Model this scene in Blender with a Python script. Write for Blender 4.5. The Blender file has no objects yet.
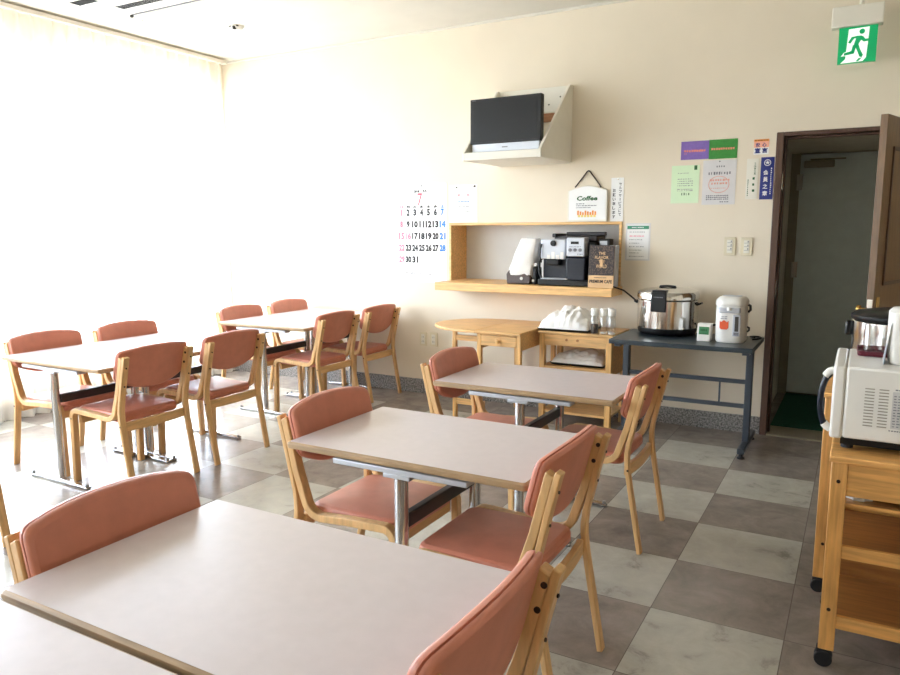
import bpy, math, random
from mathutils import Vector, Matrix, noise
random.seed(7)
PI = math.pi
C = bpy.context.scene.collection
sin, cos = math.sin, math.cos

# ------------------------------------------------------------------ materials
def srgb(r, g, b):
    f = lambda c: c / 12.92 if c <= .04045 else ((c + .055) / 1.055) ** 2.4
    return (f(r / 255), f(g / 255), f(b / 255), 1)

def base_mat(name):
    m = bpy.data.materials.new(name); m.use_nodes = True
    return m, m.node_tree.nodes, m.node_tree.links, m.node_tree.nodes['Principled BSDF']

def mat(name, rgb, rough=.5, metal=0, var=.04, scale=12, bump=0, bscale=200, coat=0, emit=0, stretch=None, spec=None):
    """principled material with a soft procedural variation"""
    m, N, L, B = base_mat(name)
    c = srgb(*rgb)
    tc = N.new('ShaderNodeTexCoord'); mp = N.new('ShaderNodeMapping')
    if stretch: mp.inputs['Scale'].default_value = stretch
    L.new(tc.outputs['Object'], mp.inputs['Vector'])
    nz = N.new('ShaderNodeTexNoise'); nz.inputs['Scale'].default_value = scale; nz.inputs['Detail'].default_value = 4
    L.new(mp.outputs['Vector'], nz.inputs['Vector'])
    rp = N.new('ShaderNodeValToRGB')
    lo = tuple(max(0, x * (1 - var * 2)) for x in c[:3]) + (1,); hi = tuple(min(1, x * (1 + var * 2)) for x in c[:3]) + (1,)
    rp.color_ramp.elements[0].color = lo; rp.color_ramp.elements[1].color = hi
    rp.color_ramp.elements[0].position = .3; rp.color_ramp.elements[1].position = .7
    L.new(nz.outputs['Fac'], rp.inputs['Fac']); L.new(rp.outputs['Color'], B.inputs['Base Color'])
    B.inputs['Roughness'].default_value = rough; B.inputs['Metallic'].default_value = metal
    B.inputs['Coat Weight'].default_value = coat; B.inputs['Coat Roughness'].default_value = .1
    if spec is not None: B.inputs['Specular IOR Level'].default_value = spec
    if emit:
        L.new(rp.outputs['Color'], B.inputs['Emission Color']); B.inputs['Emission Strength'].default_value = emit
    if bump:
        n2 = N.new('ShaderNodeTexNoise'); n2.inputs['Scale'].default_value = bscale; n2.inputs['Detail'].default_value = 3
        L.new(tc.outputs['Object'], n2.inputs['Vector'])
        b = N.new('ShaderNodeBump'); b.inputs['Strength'].default_value = bump; b.inputs['Distance'].default_value = .002
        L.new(n2.outputs['Fac'], b.inputs['Height']); L.new(b.outputs['Normal'], B.inputs['Normal'])
    return m

def wood(name, rgb, rough=.4, axis='z', var=.12):
    st = {'x': (1.2, 14, 14), 'y': (14, 1.2, 14), 'z': (14, 14, 1.2)}[axis]
    return mat(name, rgb, rough, var=var, scale=5, stretch=st, bump=.05, bscale=60)

M = {}
M['wall'] = mat('wallpaper', (228, 217, 197), .85, var=.012, scale=3, bump=.25, bscale=260)
M['ceil'] = mat('ceiling_board', (214, 209, 197), .9, var=.012, scale=4, bump=.2, bscale=180)
M['lining'] = mat('niche_board', (212, 214, 212), .6, var=.02, scale=6)
M['wood_z'] = wood('beech_upright', (212, 170, 116), axis='z', var=.07)
M['wood_x'] = wood('beech_across', (212, 170, 116), axis='x', var=.07)
M['wood_y'] = wood('beech_along', (212, 170, 116), axis='y', var=.07)
M['pine_x'] = wood('pine_across', (214, 170, 112), axis='x')
M['pine_z'] = wood('pine_upright', (214, 168, 106), axis='z')
M['shelfwood'] = wood('oak_shelf', (224, 180, 118), axis='x')
M['cart'] = wood('cart_wood', (214, 160, 92), axis='x')
M['cart_z'] = wood('cart_wood_upright', (214, 160, 92), axis='z')
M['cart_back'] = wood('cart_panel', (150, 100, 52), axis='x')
M['edge'] = wood('table_edge_wood', (166, 138, 104), .45, axis='x')
M['laminate'] = mat('table_laminate', (205, 194, 195), .33, var=.012, scale=30, coat=.15)
M['vinyl'] = mat('salmon_vinyl', (196, 125, 103), .42, var=.03, scale=20, bump=.12, bscale=420)
M['chrome'] = mat('chrome', (196, 196, 198), .16, 1, var=.02)
M['steel'] = mat('brushed_steel', (208, 206, 202), .13, 1, var=.05, scale=5, stretch=(30, 30, .6))
M['darksteel'] = mat('dark_steel', (66, 64, 66), .4, .6)
M['black'] = mat('black_plastic', (13, 13, 14), .38, spec=.35)
M['rubber'] = mat('black_rubber', (28, 27, 28), .7)
M['glide'] = mat('grey_glide', (120, 118, 116), .5)
M['bolt'] = mat('bolt_dark', (52, 36, 26), .4, .4)
M['white'] = mat('white_plastic', (226, 224, 218), .35, var=.01)
M['paper'] = mat('white_paper', (238, 238, 236), .8, var=.01)
M['cream'] = mat('cream_board', (230, 226, 213), .55, var=.01)
M['creamsw'] = mat('ivory_switch', (222, 212, 184), .4, var=.01)
M['cloth'] = mat('white_cloth', (232, 230, 226), .9, var=.02, scale=20, bump=.3, bscale=300)
M['greytable'] = mat('slate_grey_paint', (50, 60, 66), .3, var=.03)
M['greyleg'] = mat('grey_steel_leg', (66, 73, 82), .4, .2)
M['screen'] = mat('tv_screen', (13, 13, 14), .4, var=.01, spec=.3)
M['silver'] = mat('silver_plastic', (186, 190, 198), .35, .3, var=.02)
M['navy'] = mat('navy_plastic', (17, 22, 36), .35, spec=.35)
M['brownplastic'] = mat('brown_plastic', (58, 38, 32), .35)
M['doorwood'] = wood('door_veneer', (112, 83, 52), .4, axis='z')
M['frame'] = wood('dark_brown_frame', (84, 60, 48), .4, axis='z')
M['olive'] = mat('olive_steel_frame', (140, 132, 110), .5)
M['greydoor'] = mat('grey_steel_door', (202, 212, 208), .45, var=.02)
M['brass'] = mat('brass', (214, 176, 104), .2, 1)
M['green_mat'] = mat('green_mat', (14, 78, 56), .95, var=.12, scale=60, bump=.8, bscale=500)
M['exit_green'] = mat('exit_green', (0, 160, 96), .4, emit=.16, var=.01)
M['exit_white'] = mat('exit_white', (238, 246, 240), .4, emit=.22, var=.005)
M['ink'] = mat('ink_black', (36, 36, 40), .7)
M['ink2'] = mat('ink_grey', (120, 120, 126), .7)
M['red'] = mat('ink_red', (226, 70, 96), .7)
M['pink'] = mat('ink_pink', (236, 128, 150), .7)
M['blue'] = mat('ink_blue', (62, 128, 214), .7)
M['dkgreen'] = mat('ink_green', (44, 96, 52), .7)
M['orange'] = mat('ink_orange', (236, 150, 70), .7)
M['yellow'] = mat('ink_yellow', (240, 214, 120), .7)
M['purple'] = mat('purple_card', (126, 100, 178), .6, var=.04, scale=60)
M['green'] = mat('green_card', (52, 138, 52), .6, var=.05, scale=60)
M['mint'] = mat('pale_green_paper', (214, 236, 200), .7, var=.01)
M['film'] = mat('laminated_grey_paper', (214, 212, 212), .35, var=.02)
M['salmontext'] = mat('salmon_text', (226, 134, 116), .7)
M['navyplate'] = mat('navy_plate', (28, 42, 122), .4)
M['lcd'] = mat('green_lcd', (62, 128, 84), .3)
M['teal'] = mat('teal_ink', (60, 140, 108), .7)
M['flame'] = mat('orange_sticker', (222, 92, 52), .5)
M['kraft'] = mat('kraft_card', (216, 178, 132), .7)
M['wine'] = mat('wine_red_tray', (92, 26, 40), .35)
M['ovenwhite'] = mat('oven_enamel', (222, 219, 212), .4, var=.01)
M['coffee'] = mat('coffee_powder', (48, 32, 24), .7)
M['slot'] = mat('slot_shadow', (70, 66, 60), .8)
M['vent'] = mat('vent_grey', (88, 88, 90), .6)
M['faded'] = mat('faded_red_ink', (220, 160, 146), .7)
M['darkfin'] = mat('vent_fin_dark', (22, 22, 23), .7, spec=.2)

def beans_mat():
    m, N, L, B = base_mat('coffee_beans_print')
    tc = N.new('ShaderNodeTexCoord'); v = N.new('ShaderNodeTexVoronoi'); v.inputs['Scale'].default_value = 90
    rp = N.new('ShaderNodeValToRGB'); rp.color_ramp.elements[0].color = srgb(120, 96, 80); rp.color_ramp.elements[1].color = srgb(38, 26, 24)
    rp.color_ramp.elements[1].position = .55
    L.new(tc.outputs['Object'], v.inputs['Vector']); L.new(v.outputs['Distance'], rp.inputs['Fac']); L.new(rp.outputs['Color'], B.inputs['Base Color'])
    B.inputs['Roughness'].default_value = .5
    return m
M['beans'] = beans_mat()

def glass_mat(name, tint, gloss=.12, rough=.02):
    m, N, L, B = base_mat(name); N.remove(B)
    out = [n for n in N if n.type == 'OUTPUT_MATERIAL'][0]
    t = N.new('ShaderNodeBsdfTransparent'); t.inputs['Color'].default_value = tint
    g = N.new('ShaderNodeBsdfGlossy'); g.inputs['Roughness'].default_value = rough
    mx = N.new('ShaderNodeMixShader'); mx.inputs['Fac'].default_value = gloss
    L.new(t.outputs['BSDF'], mx.inputs[1]); L.new(g.outputs['BSDF'], mx.inputs[2])
    L.new(mx.outputs['Shader'], out.inputs['Surface'])
    return m
M['pane'] = glass_mat('window_glass', (.97, .98, .97, 1), .05)
M['jar'] = glass_mat('clear_glass', (.93, .94, .94, 1), .10)

def curtain_mat():
    m, N, L, B = base_mat('sheer_curtain'); N.remove(B)
    out = [n for n in N if n.type == 'OUTPUT_MATERIAL'][0]
    t = N.new('ShaderNodeBsdfTransparent'); tr = N.new('ShaderNodeBsdfTranslucent'); d = N.new('ShaderNodeBsdfDiffuse')
    tc = N.new('ShaderNodeTexCoord'); nz = N.new('ShaderNodeTexNoise'); nz.inputs['Scale'].default_value = 9; nz.inputs['Detail'].default_value = 3
    rp = N.new('ShaderNodeValToRGB'); rp.color_ramp.elements[0].color = srgb(234, 228, 214); rp.color_ramp.elements[1].color = srgb(248, 246, 240)
    L.new(tc.outputs['Object'], nz.inputs['Vector']); L.new(nz.outputs['Fac'], rp.inputs['Fac'])
    L.new(rp.outputs['Color'], tr.inputs['Color']); L.new(rp.outputs['Color'], d.inputs['Color'])
    a = N.new('ShaderNodeMixShader'); a.inputs['Fac'].default_value = .45
    L.new(tr.outputs['BSDF'], a.inputs[1]); L.new(d.outputs['BSDF'], a.inputs[2])
    b = N.new('ShaderNodeMixShader'); b.inputs['Fac'].default_value = .55
    L.new(t.outputs['BSDF'], b.inputs[1]); L.new(a.outputs['Shader'], b.inputs[2]); L.new(b.outputs['Shader'], out.inputs['Surface'])
    return m
M['curtain'] = curtain_mat()

def floor_mat():
    m, N, L, B = base_mat('vinyl_tile_floor')
    tc = N.new('ShaderNodeTexCoord'); mp = N.new('ShaderNodeMapping')
    T = .457
    mp.inputs['Location'].default_value = (.60, -2.60, 0)
    L.new(tc.outputs['Object'], mp.inputs['Vector'])
    sc = N.new('ShaderNodeVectorMath'); sc.operation = 'SCALE'; sc.inputs['Scale'].default_value = 1 / T
    L.new(mp.outputs['Vector'], sc.inputs[0])
    fl = N.new('ShaderNodeVectorMath'); fl.operation = 'FLOOR'; L.new(sc.outputs['Vector'], fl.inputs[0])
    ck = N.new('ShaderNodeTexChecker'); ck.inputs['Scale'].default_value = 1
    ad = N.new('ShaderNodeVectorMath'); ad.operation = 'ADD'; ad.inputs[1].default_value = (.5, .5, .5)
    L.new(fl.outputs['Vector'], ad.inputs[0]); L.new(ad.outputs['Vector'], ck.inputs['Vector'])
    # marbling, different in every tile
    wn = N.new('ShaderNodeTexWhiteNoise'); L.new(fl.outputs['Vector'], wn.inputs['Vector'])
    mu = N.new('ShaderNodeVectorMath'); mu.operation = 'SCALE'; mu.inputs['Scale'].default_value = 40; L.new(wn.outputs['Color'], mu.inputs[0])
    a2 = N.new('ShaderNodeVectorMath'); a2.operation = 'ADD'; L.new(sc.outputs['Vector'], a2.inputs[0]); L.new(mu.outputs['Vector'], a2.inputs[1])
    nz = N.new('ShaderNodeTexNoise'); nz.inputs['Scale'].default_value = 3.2; nz.inputs['Detail'].default_value = 8; nz.inputs['Roughness'].default_value = .68
    nz.inputs['Distortion'].default_value = .4
    L.new(a2.outputs['Vector'], nz.inputs['Vector'])
    def ramp(stops):
        r = N.new('ShaderNodeValToRGB'); e = r.color_ramp.elements
        e[0].position, e[0].color = stops[0]; e[1].position, e[1].color = stops[-1]
        for p, c in stops[1:-1]:
            k = e.new(p); k.color = c
        L.new(nz.outputs['Fac'], r.inputs['Fac']); return r
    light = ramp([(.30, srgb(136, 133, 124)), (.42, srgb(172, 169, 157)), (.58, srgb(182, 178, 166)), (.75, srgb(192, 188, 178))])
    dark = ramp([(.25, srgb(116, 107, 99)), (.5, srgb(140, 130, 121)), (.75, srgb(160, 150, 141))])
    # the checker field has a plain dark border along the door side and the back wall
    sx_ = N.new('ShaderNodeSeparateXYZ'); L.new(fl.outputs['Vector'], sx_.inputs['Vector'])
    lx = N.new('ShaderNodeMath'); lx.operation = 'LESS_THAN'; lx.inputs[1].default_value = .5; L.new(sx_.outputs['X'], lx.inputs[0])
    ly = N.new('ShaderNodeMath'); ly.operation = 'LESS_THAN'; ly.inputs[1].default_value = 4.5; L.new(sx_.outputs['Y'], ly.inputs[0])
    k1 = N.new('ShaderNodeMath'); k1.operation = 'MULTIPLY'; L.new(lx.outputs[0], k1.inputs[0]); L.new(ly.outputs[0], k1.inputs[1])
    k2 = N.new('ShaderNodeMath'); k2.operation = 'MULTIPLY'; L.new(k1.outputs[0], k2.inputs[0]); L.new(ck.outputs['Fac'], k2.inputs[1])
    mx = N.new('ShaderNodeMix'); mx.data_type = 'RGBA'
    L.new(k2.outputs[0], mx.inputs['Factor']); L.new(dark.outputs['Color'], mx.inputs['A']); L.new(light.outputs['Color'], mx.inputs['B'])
    # joints
    fr = N.new('ShaderNodeVectorMath'); fr.operation = 'FRACTION'; L.new(sc.outputs['Vector'], fr.inputs[0])
    sp = N.new('ShaderNodeSeparateXYZ'); L.new(fr.outputs['Vector'], sp.inputs['Vector'])
    def edge(o):
        s = N.new('ShaderNodeMath'); s.operation = 'SUBTRACT'; s.inputs[1].default_value = .5; L.new(o, s.inputs[0])
        ab = N.new('ShaderNodeMath'); ab.operation = 'ABSOLUTE'; L.new(s.outputs[0], ab.inputs[0])
        g = N.new('ShaderNodeMath'); g.operation = 'GREATER_THAN'; g.inputs[1].default_value = .4965; L.new(ab.outputs[0], g.inputs[0]); return g
    ex, ey = edge(sp.outputs['X']), edge(sp.outputs['Y'])
    mxx = N.new('ShaderNodeMath'); mxx.operation = 'MAXIMUM'; L.new(ex.outputs[0], mxx.inputs[0]); L.new(ey.outputs[0], mxx.inputs[1])
    m2 = N.new('ShaderNodeMix'); m2.data_type = 'RGBA'; m2.inputs['B'].default_value = srgb(104, 96, 88)
    L.new(mxx.outputs[0], m2.inputs['Factor']); L.new(mx.outputs['Result'], m2.inputs['A']); L.new(m2.outputs['Result'], B.inputs['Base Color'])
    B.inputs['Roughness'].default_value = .27; B.inputs['Specular IOR Level'].default_value = .5
    n2 = N.new('ShaderNodeTexNoise'); n2.inputs['Scale'].default_value = 6
    L.new(tc.outputs['Object'], n2.inputs['Vector'])
    bp = N.new('ShaderNodeBump'); bp.inputs['Strength'].default_value = .12; bp.inputs['Distance'].default_value = .01
    L.new(n2.outputs['Fac'], bp.inputs['Height']); L.new(bp.outputs['Normal'], B.inputs['Normal'])
    return m
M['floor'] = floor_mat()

def granite():
    m, N, L, B = base_mat('granite_skirting')
    tc = N.new('ShaderNodeTexCoord'); nz = N.new('ShaderNodeTexNoise'); nz.inputs['Scale'].default_value = 85; nz.inputs['Detail'].default_value = 5
    rp = N.new('ShaderNodeValToRGB'); rp.color_ramp.elements[0].color = srgb(74, 72, 72); rp.color_ramp.elements[1].color = srgb(168, 164, 158)
    rp.color_ramp.elements[0].position = .36; rp.color_ramp.elements[1].position = .64
    L.new(tc.outputs['Object'], nz.inputs['Vector']); L.new(nz.outputs['Fac'], rp.inputs['Fac']); L.new(rp.outputs['Color'], B.inputs['Base Color'])
    B.inputs['Roughness'].default_value = .35
    return m
M['granite'] = granite()

# ------------------------------------------------------------------ mesh builder
class MB:
    def __init__(s): s.v = []; s.f = []
    def add(s, vs, fs, mtx=None):
        n = len(s.v)
        s.v += [tuple(mtx @ Vector(p)) if mtx else tuple(p) for p in vs]
        s.f += [tuple(i + n for i in f) for f in fs]
        return s
    def box(s, x0, x1, y0, y1, z0, z1, mtx=None):
        vs = [(x0, y0, z0), (x1, y0, z0), (x1, y1, z0), (x0, y1, z0), (x0, y0, z1), (x1, y0, z1), (x1, y1, z1), (x0, y1, z1)]
        return s.add(vs, [(3, 2, 1, 0), (4, 5, 6, 7), (0, 1, 5, 4), (1, 2, 6, 5), (2, 3, 7, 6), (3, 0, 4, 7)], mtx)
    def loft(s, loops, closed=True, caps=True):
        n = len(loops[0]); vs = [p for l in loops for p in l]; fs = []
        for k in range(len(loops) - 1):
            for i in range(n if closed else n - 1):
                j = (i + 1) % n
                fs.append((k * n + i, k * n + j, (k + 1) * n + j, (k + 1) * n + i))
        if caps:
            fs.append(tuple(range(n - 1, -1, -1))); b = (len(loops) - 1) * n; fs.append(tuple(range(b, b + n)))
        return s.add(vs, fs)
    def lathe(s, prof, cx=0, cy=0, n=28, caps=True):
        return s.loft([[(cx + r * cos(2 * PI * i / n), cy + r * sin(2 * PI * i / n), z) for i in range(n)] for r, z in prof], caps=caps)
    def cyl(s, cx, cy, z0, z1, r, n=20): return s.lathe([(r, z0), (r, z1)], cx, cy, n)
    def rod(s, a, b, r, n=12):
        a, b = Vector(a), Vector(b); d = (b - a).normalized()
        u = d.orthogonal().normalized(); w = d.cross(u)
        return s.loft([[tuple(p + r * (cos(2 * PI * i / n) * u + sin(2 * PI * i / n) * w)) for i in range(n)] for p in (a, b)])
    def tube(s, pts, r, n=8):
        pts = [Vector(p) for p in pts]; loops = []
        u = None
        for i, p in enumerate(pts):
            d = (pts[min(i + 1, len(pts) - 1)] - pts[max(i - 1, 0)]).normalized()
            u = (d.orthogonal() if u is None else u - d * u.dot(d)).normalized(); w = d.cross(u)
            loops.append([tuple(p + r * (cos(2 * PI * k / n) * u + sin(2 * PI * k / n) * w)) for k in range(n)])
        return s.loft(loops)
    def strip(s, path, t, y0, y1):
        """flat lamination: a path in xz given thickness t, spanning y0..y1"""
        loops = []
        for i, (x, z) in enumerate(path):
            a, b = path[max(i - 1, 0)], path[min(i + 1, len(path) - 1)]
            dx, dz = b[0] - a[0], b[1] - a[1]; l = math.hypot(dx, dz); nx, nz = -dz / l * t / 2, dx / l * t / 2
            loops.append([(x - nx, y0, z - nz), (x + nx, y0, z + nz), (x + nx, y1, z + nz), (x - nx, y1, z - nz)])
        return s.loft(loops)
    def prism(s, poly, y0, y1):
        """polygon in xz, extruded along y"""
        return s.loft([[(x, y0, z) for x, z in poly], [(x, y1, z) for x, z in poly]])
    def prism_z(s, poly, z0, z1): return s.loft([[(x, y, z0) for x, y in poly], [(x, y, z1) for x, y in poly]])
    def prism_x(s, poly, x0, x1): return s.loft([[(x0, y, z) for y, z in poly], [(x1, y, z) for y, z in poly]])
    def build(s, name, m, parent=None, bevel=0, smooth=True, seg=2, angle=38):
        me = bpy.data.meshes.new(name); me.from_pydata(s.v, [], s.f); me.validate()
        import bmesh
        bm = bmesh.new(); bm.from_mesh(me); bmesh.ops.recalc_face_normals(bm, faces=bm.faces[:]); bm.to_mesh(me); bm.free()
        me.materials.append(m)
        o = bpy.data.objects.new(name, me); C.objects.link(o)
        if smooth:
            for p in me.polygons: p.use_smooth = True
            me.set_sharp_from_angle(angle=math.radians(angle))
        if bevel:
            b = o.modifiers.new('bevel', 'BEVEL'); b.width = bevel; b.segments = seg; b.limit_method = 'ANGLE'; b.angle_limit = math.radians(50)
            b.harden_normals = False
        if parent is not None: o.parent = parent
        return o

def rrect(w, h, r, n=5, cx=0, cy=0):
    p = []
    for sx, sy, a0 in ((1, 1, 0), (-1, 1, 90), (-1, -1, 180), (1, -1, 270)):
        for k in range(n + 1):
            a = math.radians(a0 + 90 * k / n)
            p.append((cx + sx * (w / 2 - r) + r * cos(a), cy + sy * (h / 2 - r) + r * sin(a)))
    return p
def arc(cx, cz, r, a0, a1, n=6): return [(cx + r * cos(math.radians(a0 + (a1 - a0) * k / n)), cz + r * sin(math.radians(a0 + (a1 - a0) * k / n))) for k in range(n + 1)]

def thing(name, label, cat, loc=(0, 0, 0), rz=0, group=None):
    o = bpy.data.objects.new(name, None); C.objects.link(o); o.location = loc; o.rotation_euler = (0, 0, rz)
    o.empty_display_size = .05
    o['label'] = label; o['category'] = cat
    if group: o['group'] = group
    return o
def tag(o, label, cat, group=None):
    o['label'] = label; o['category'] = cat
    if group: o['group'] = group
    return o
def struct(o): o['kind'] = 'structure'; return o
def dup(root, loc, rz, label, group=None):
    r = root.copy(); C.objects.link(r); r.location = loc; r.rotation_euler = (0, 0, rz); r['label'] = label
    if group: r['group'] = group
    for ch in list(root.children):
        c = ch.copy(); C.objects.link(c); c.parent = r
        for g in list(ch.children):
            d = g.copy(); C.objects.link(d); d.parent = c
    return r

# writing -----------------------------------------------------------
_tc = {}
def glyphs(body, bold=0):
    k = (body, bold)
    if k not in _tc:
        cu = bpy.data.curves.new('t', 'FONT'); cu.body = body; cu.size = 1; cu.align_x = 'CENTER'; cu.align_y = 'CENTER'; cu.resolution_u = 2; cu.offset = bold
        o = bpy.data.objects.new('t', cu); C.objects.link(o)
        dg = bpy.context.evaluated_depsgraph_get()
        me = bpy.data.meshes.new_from_object(o.evaluated_get(dg))
        vs = [tuple(v.co) for v in me.vertices]; fs = [tuple(p.vertices) for p in me.polygons]
        bpy.data.objects.remove(o); bpy.data.curves.remove(cu); bpy.data.meshes.remove(me)
        if vs:
            xs = [v[0] for v in vs]; ys = [v[1] for v in vs]; cx = (min(xs) + max(xs)) / 2; cy = (min(ys) + max(ys)) / 2
            vs = [(x - cx, y - cy, 0) for x, y, z in vs]
            w = max(xs) - min(xs); h = max(ys) - min(ys)
        else: w = h = 1
        _tc[k] = (vs, fs, w, h)
    return _tc[k]
def write(mb, body, x, y, z, h=None, w=None, bold=0, slant=0):
    """adds upright lettering facing -y, centred at x, z; fitted to height h (and width w)"""
    vs, fs, gw, gh = glyphs(body, bold)
    if h is None: k = w / gw; kx = k
    else:
        k = h / gh; kx = k if w is None else w / gw
    mb.add([(x + a * kx + slant * b * k, y, z + b * k) for a, b, _ in vs], fs)
    return mb
def marks(mb, x0, x1, y, z, h, n, seed=0, gap=.35):
    """a line of small illegible print as short dashes"""
    r = random.Random(seed); x = x0; step = (x1 - x0) / n
    for i in range(n):
        wd = step * (1 - gap * r.uniform(.4, 1.5))
        mb.add([(x, y, z - h / 2 * r.uniform(.6, 1)), (x + wd, y, z - h / 2 * r.uniform(.6, 1)), (x + wd, y, z + h / 2 * r.uniform(.6, 1)), (x, y, z + h / 2 * r.uniform(.6, 1))], [(0, 1, 2, 3)])
        x += step
    return mb

# ------------------------------------------------------------------ the room
D = 5.32            # back wall
XL, XR, YB, HC = -5.5, 2.7, -3.6, 3.0
DL, DR, DH = -.49, .345, 1.999      # door opening
NL, NR, NB, NT = -2.965, -1.56, .99, 1.443   # niche opening
WT = .12
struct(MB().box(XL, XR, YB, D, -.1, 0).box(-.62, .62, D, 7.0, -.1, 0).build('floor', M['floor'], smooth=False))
struct(MB().box(XL - .2, XR + .2, YB - .2, D + WT, HC, HC + .1).build('ceiling', M['ceil'], smooth=False))
w = MB()
nl, nr, nt = NL - .02, NR + .02, NT + .018
w.box(XL - .2, nl, D, D + WT, 0, HC).box(nl, nr, D, D + WT, 0, NB - .051).box(nl, nr, D, D + WT, nt, HC).box(nr, DL - .045, D, D + WT, 0, HC)
w.box(DL - .045, DR + .045, D, D + WT, DH + .026, HC).box(DR + .045, XR + .2, D, D + WT, 0, HC)
struct(w.build('wall_back', M['wall'], smooth=False))
struct(MB().box(XR, XR + .12, YB, D, 0, HC).build('wall_right', M['wall'], smooth=False))
struct(MB().box(XL - .2, XR + .2, YB - .12, YB, 0, HC).build('wall_front', M['wall'], smooth=False))
# window wall: low sill wall, lintel, piers, five windows
WZ0, WZ1 = .34, 2.78
bays = [(-3.3, -1.75), (-1.6, -.05), (.1, 1.65), (1.8, 3.35), (3.5, 5.22)]
w = MB().box(XL - .2, XL, YB, D, 0, WZ0).box(XL - .2, XL, YB, D, WZ1, HC)
ys = [YB] + [v for b in bays for v in b] + [D]
for i in range(0, len(ys), 2): w.box(XL - .2, XL, ys[i], ys[i + 1], WZ0, WZ1)
struct(w.build('wall_left', M['wall'], smooth=False))
M['alu'] = mat('window_aluminium', (190, 188, 182), .4, .5)
for i, (a, b) in enumerate(bays):
    f = MB(); x0, x1 = XL - .14, XL - .09; m_ = (a + b) / 2
    f.box(x0, x1, a, b, WZ0, WZ0 + .05).box(x0, x1, a, b, WZ1 - .05, WZ1)
    for y in (a, m_ - .02, b - .05): f.box(x0, x1, y, y + .05, WZ0 + .05, WZ1 - .05)
    o = struct(f.build('window_%d' % (i + 1), M['alu'], smooth=False))
    MB().box(XL - .118, XL - .113, a + .05, b - .05, WZ0 + .05, WZ1 - .05).build('pane', M['pane'], o, smooth=False)
# skirting in speckled granite
struct(MB().box(XL, DL - .046, D - .014, D, 0, .122).build('baseboard_back', M['granite'], bevel=.002))
struct(MB().box(XL, XL + .014, YB, D - .014, 0, .122).build('baseboard_left', M['granite'], bevel=.002))
struct(MB().box(DR + .046, XR, D - .014, D, 0, .122).build('baseboard_right', M['granite'], bevel=.002))
struct(MB().box(XL, XR, D - .02, D, HC - .018, HC).build('trim_1', M['ceil'], bevel=.003))
# sheer curtains
cl = ['sheer white curtain in the far window bay beside the back wall', 'sheer white curtain behind the four chairs of the left front table',
      'sheer white curtain nearest the camera, at the left edge of the photo']
seams = [(3.45, 5.2), (1.7, 3.44), (-3.5, 1.69)]
def curtain(y0, y1, seed):
    r = random.Random(seed); n = int((y1 - y0) / .011); ph = r.random() * 6; rows = 7; mb = MB()
    vs = []
    for j in range(rows):
        z = .03 + (2.955 - .03) * j / (rows - 1); amp = .034 - .012 * j / (rows - 1)
        for i in range(n + 1):
            y = y0 + (y1 - y0) * i / n
            vs.append((XL + .13 + amp * sin(2 * PI * y / .115 + ph + .7 * sin(y * 3.1 + z * .6)) + .006 * sin(y * 37 + j), y, z))
    fs = [(j * (n + 1) + i, j * (n + 1) + i + 1, (j + 1) * (n + 1) + i + 1, (j + 1) * (n + 1) + i) for j in range(rows - 1) for i in range(n)]
    return mb.add(vs, fs).build('curtain', M['curtain'], angle=180)
for i, (a, b) in enumerate(seams):
    o = curtain(a, b, i)
    tag(o, cl[i], 'curtain', 'sheer window curtains')
tag(MB().box(XL + .1, XL + .16, -3.5, 5.24, 2.955, 2.985).build('curtain_rail', M['cream'], bevel=.004), 'cream curtain rail along the ceiling over the sheer curtains', 'curtain rail')

# door frame, vestibule
f = MB().box(DL - .045, DL, D - .015, D + .14, 0, DH + .026).box(DR, DR + .045, D - .015, D + .14, 0, DH + .026).box(DL, DR, D - .015, D + .14, DH, DH + .026)
f.box(DL, DL + .014, D + .05, D + .09, 0, DH).box(DL, DR, D + .05, D + .09, DH - .014, DH)
fr = struct(f.build('door_1', M['frame'], bevel=.004))
fr.name = 'trim_2'
MB().box(DL, DL + .004, D + .004, D + .045, 1.66, 1.76).build('hinge', M['steel'], fr)
MB().box(DL, DL + .004, D + .02, D + .05, .96, 1.06).build('strike_plate', M['steel'], fr)
struct(MB().box(DL, DR, D - .015, D + .24, 0, .012).build('trim_3', M['olive'], bevel=.002))
M['vest'] = mat('vestibule_wall', (196, 190, 174), .8, var=.02)
YV = 6.85
v = MB().box(DL - .19, DL - .07, D + .14, YV, 0, 2.2).box(.56, .66, D + .12, YV, 0, 2.2).box(DL - .19, .66, D + .12, YV + .1, 2.02, 2.12)
v.box(DL - .19, .66, YV + .02, YV + .12, 0, 2.2).box(DR + .045, .66, D + .12, D + .16, 0, 2.2).box(DL - .19, DL - .045, D + .12, D + .16, 0, 2.2)
struct(v.build('wall_vestibule', M['vest'], smooth=False))
g = MB().box(DL - .07, DL - .0, YV - .06, YV + .02, 0, 2.02).box(.48, .56, YV - .06, YV + .02, 0, 2.02)
struct(g.build('trim_4', M['olive'], bevel=.004))
gd = struct(MB().box(DL + .0, .48, YV - .05, YV - .01, .015, 2.01).build('door_2', M['greydoor'], bevel=.003))
MB().box(-.46, -.24, YV - .11, YV - .05, 1.9, 1.955).box(-.42, -.16, YV - .09, YV - .075, 1.958, 1.97).build('door_closer', M['olive'], gd, bevel=.006)
MB().box(.25, .43, YV - .09, YV - .075, 1.02, 1.035).box(.40, .43, YV - .09, YV - .05, 1.0, 1.05).build('door_handle', M['darksteel'], gd, bevel=.003)
for z in (1.0, 1.72): MB().box(DL - .02, DL + .025, YV - .066, YV - .058, z, z + .13).build('hinge', M['steel'], gd)
tag(MB().box(DL + .0, .5, D + .26, YV - .09, 0, .012).build('door_mat', M['green_mat'], bevel=.003), 'dark green mat on the vestibule floor through the doorway', 'mat')

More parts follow.
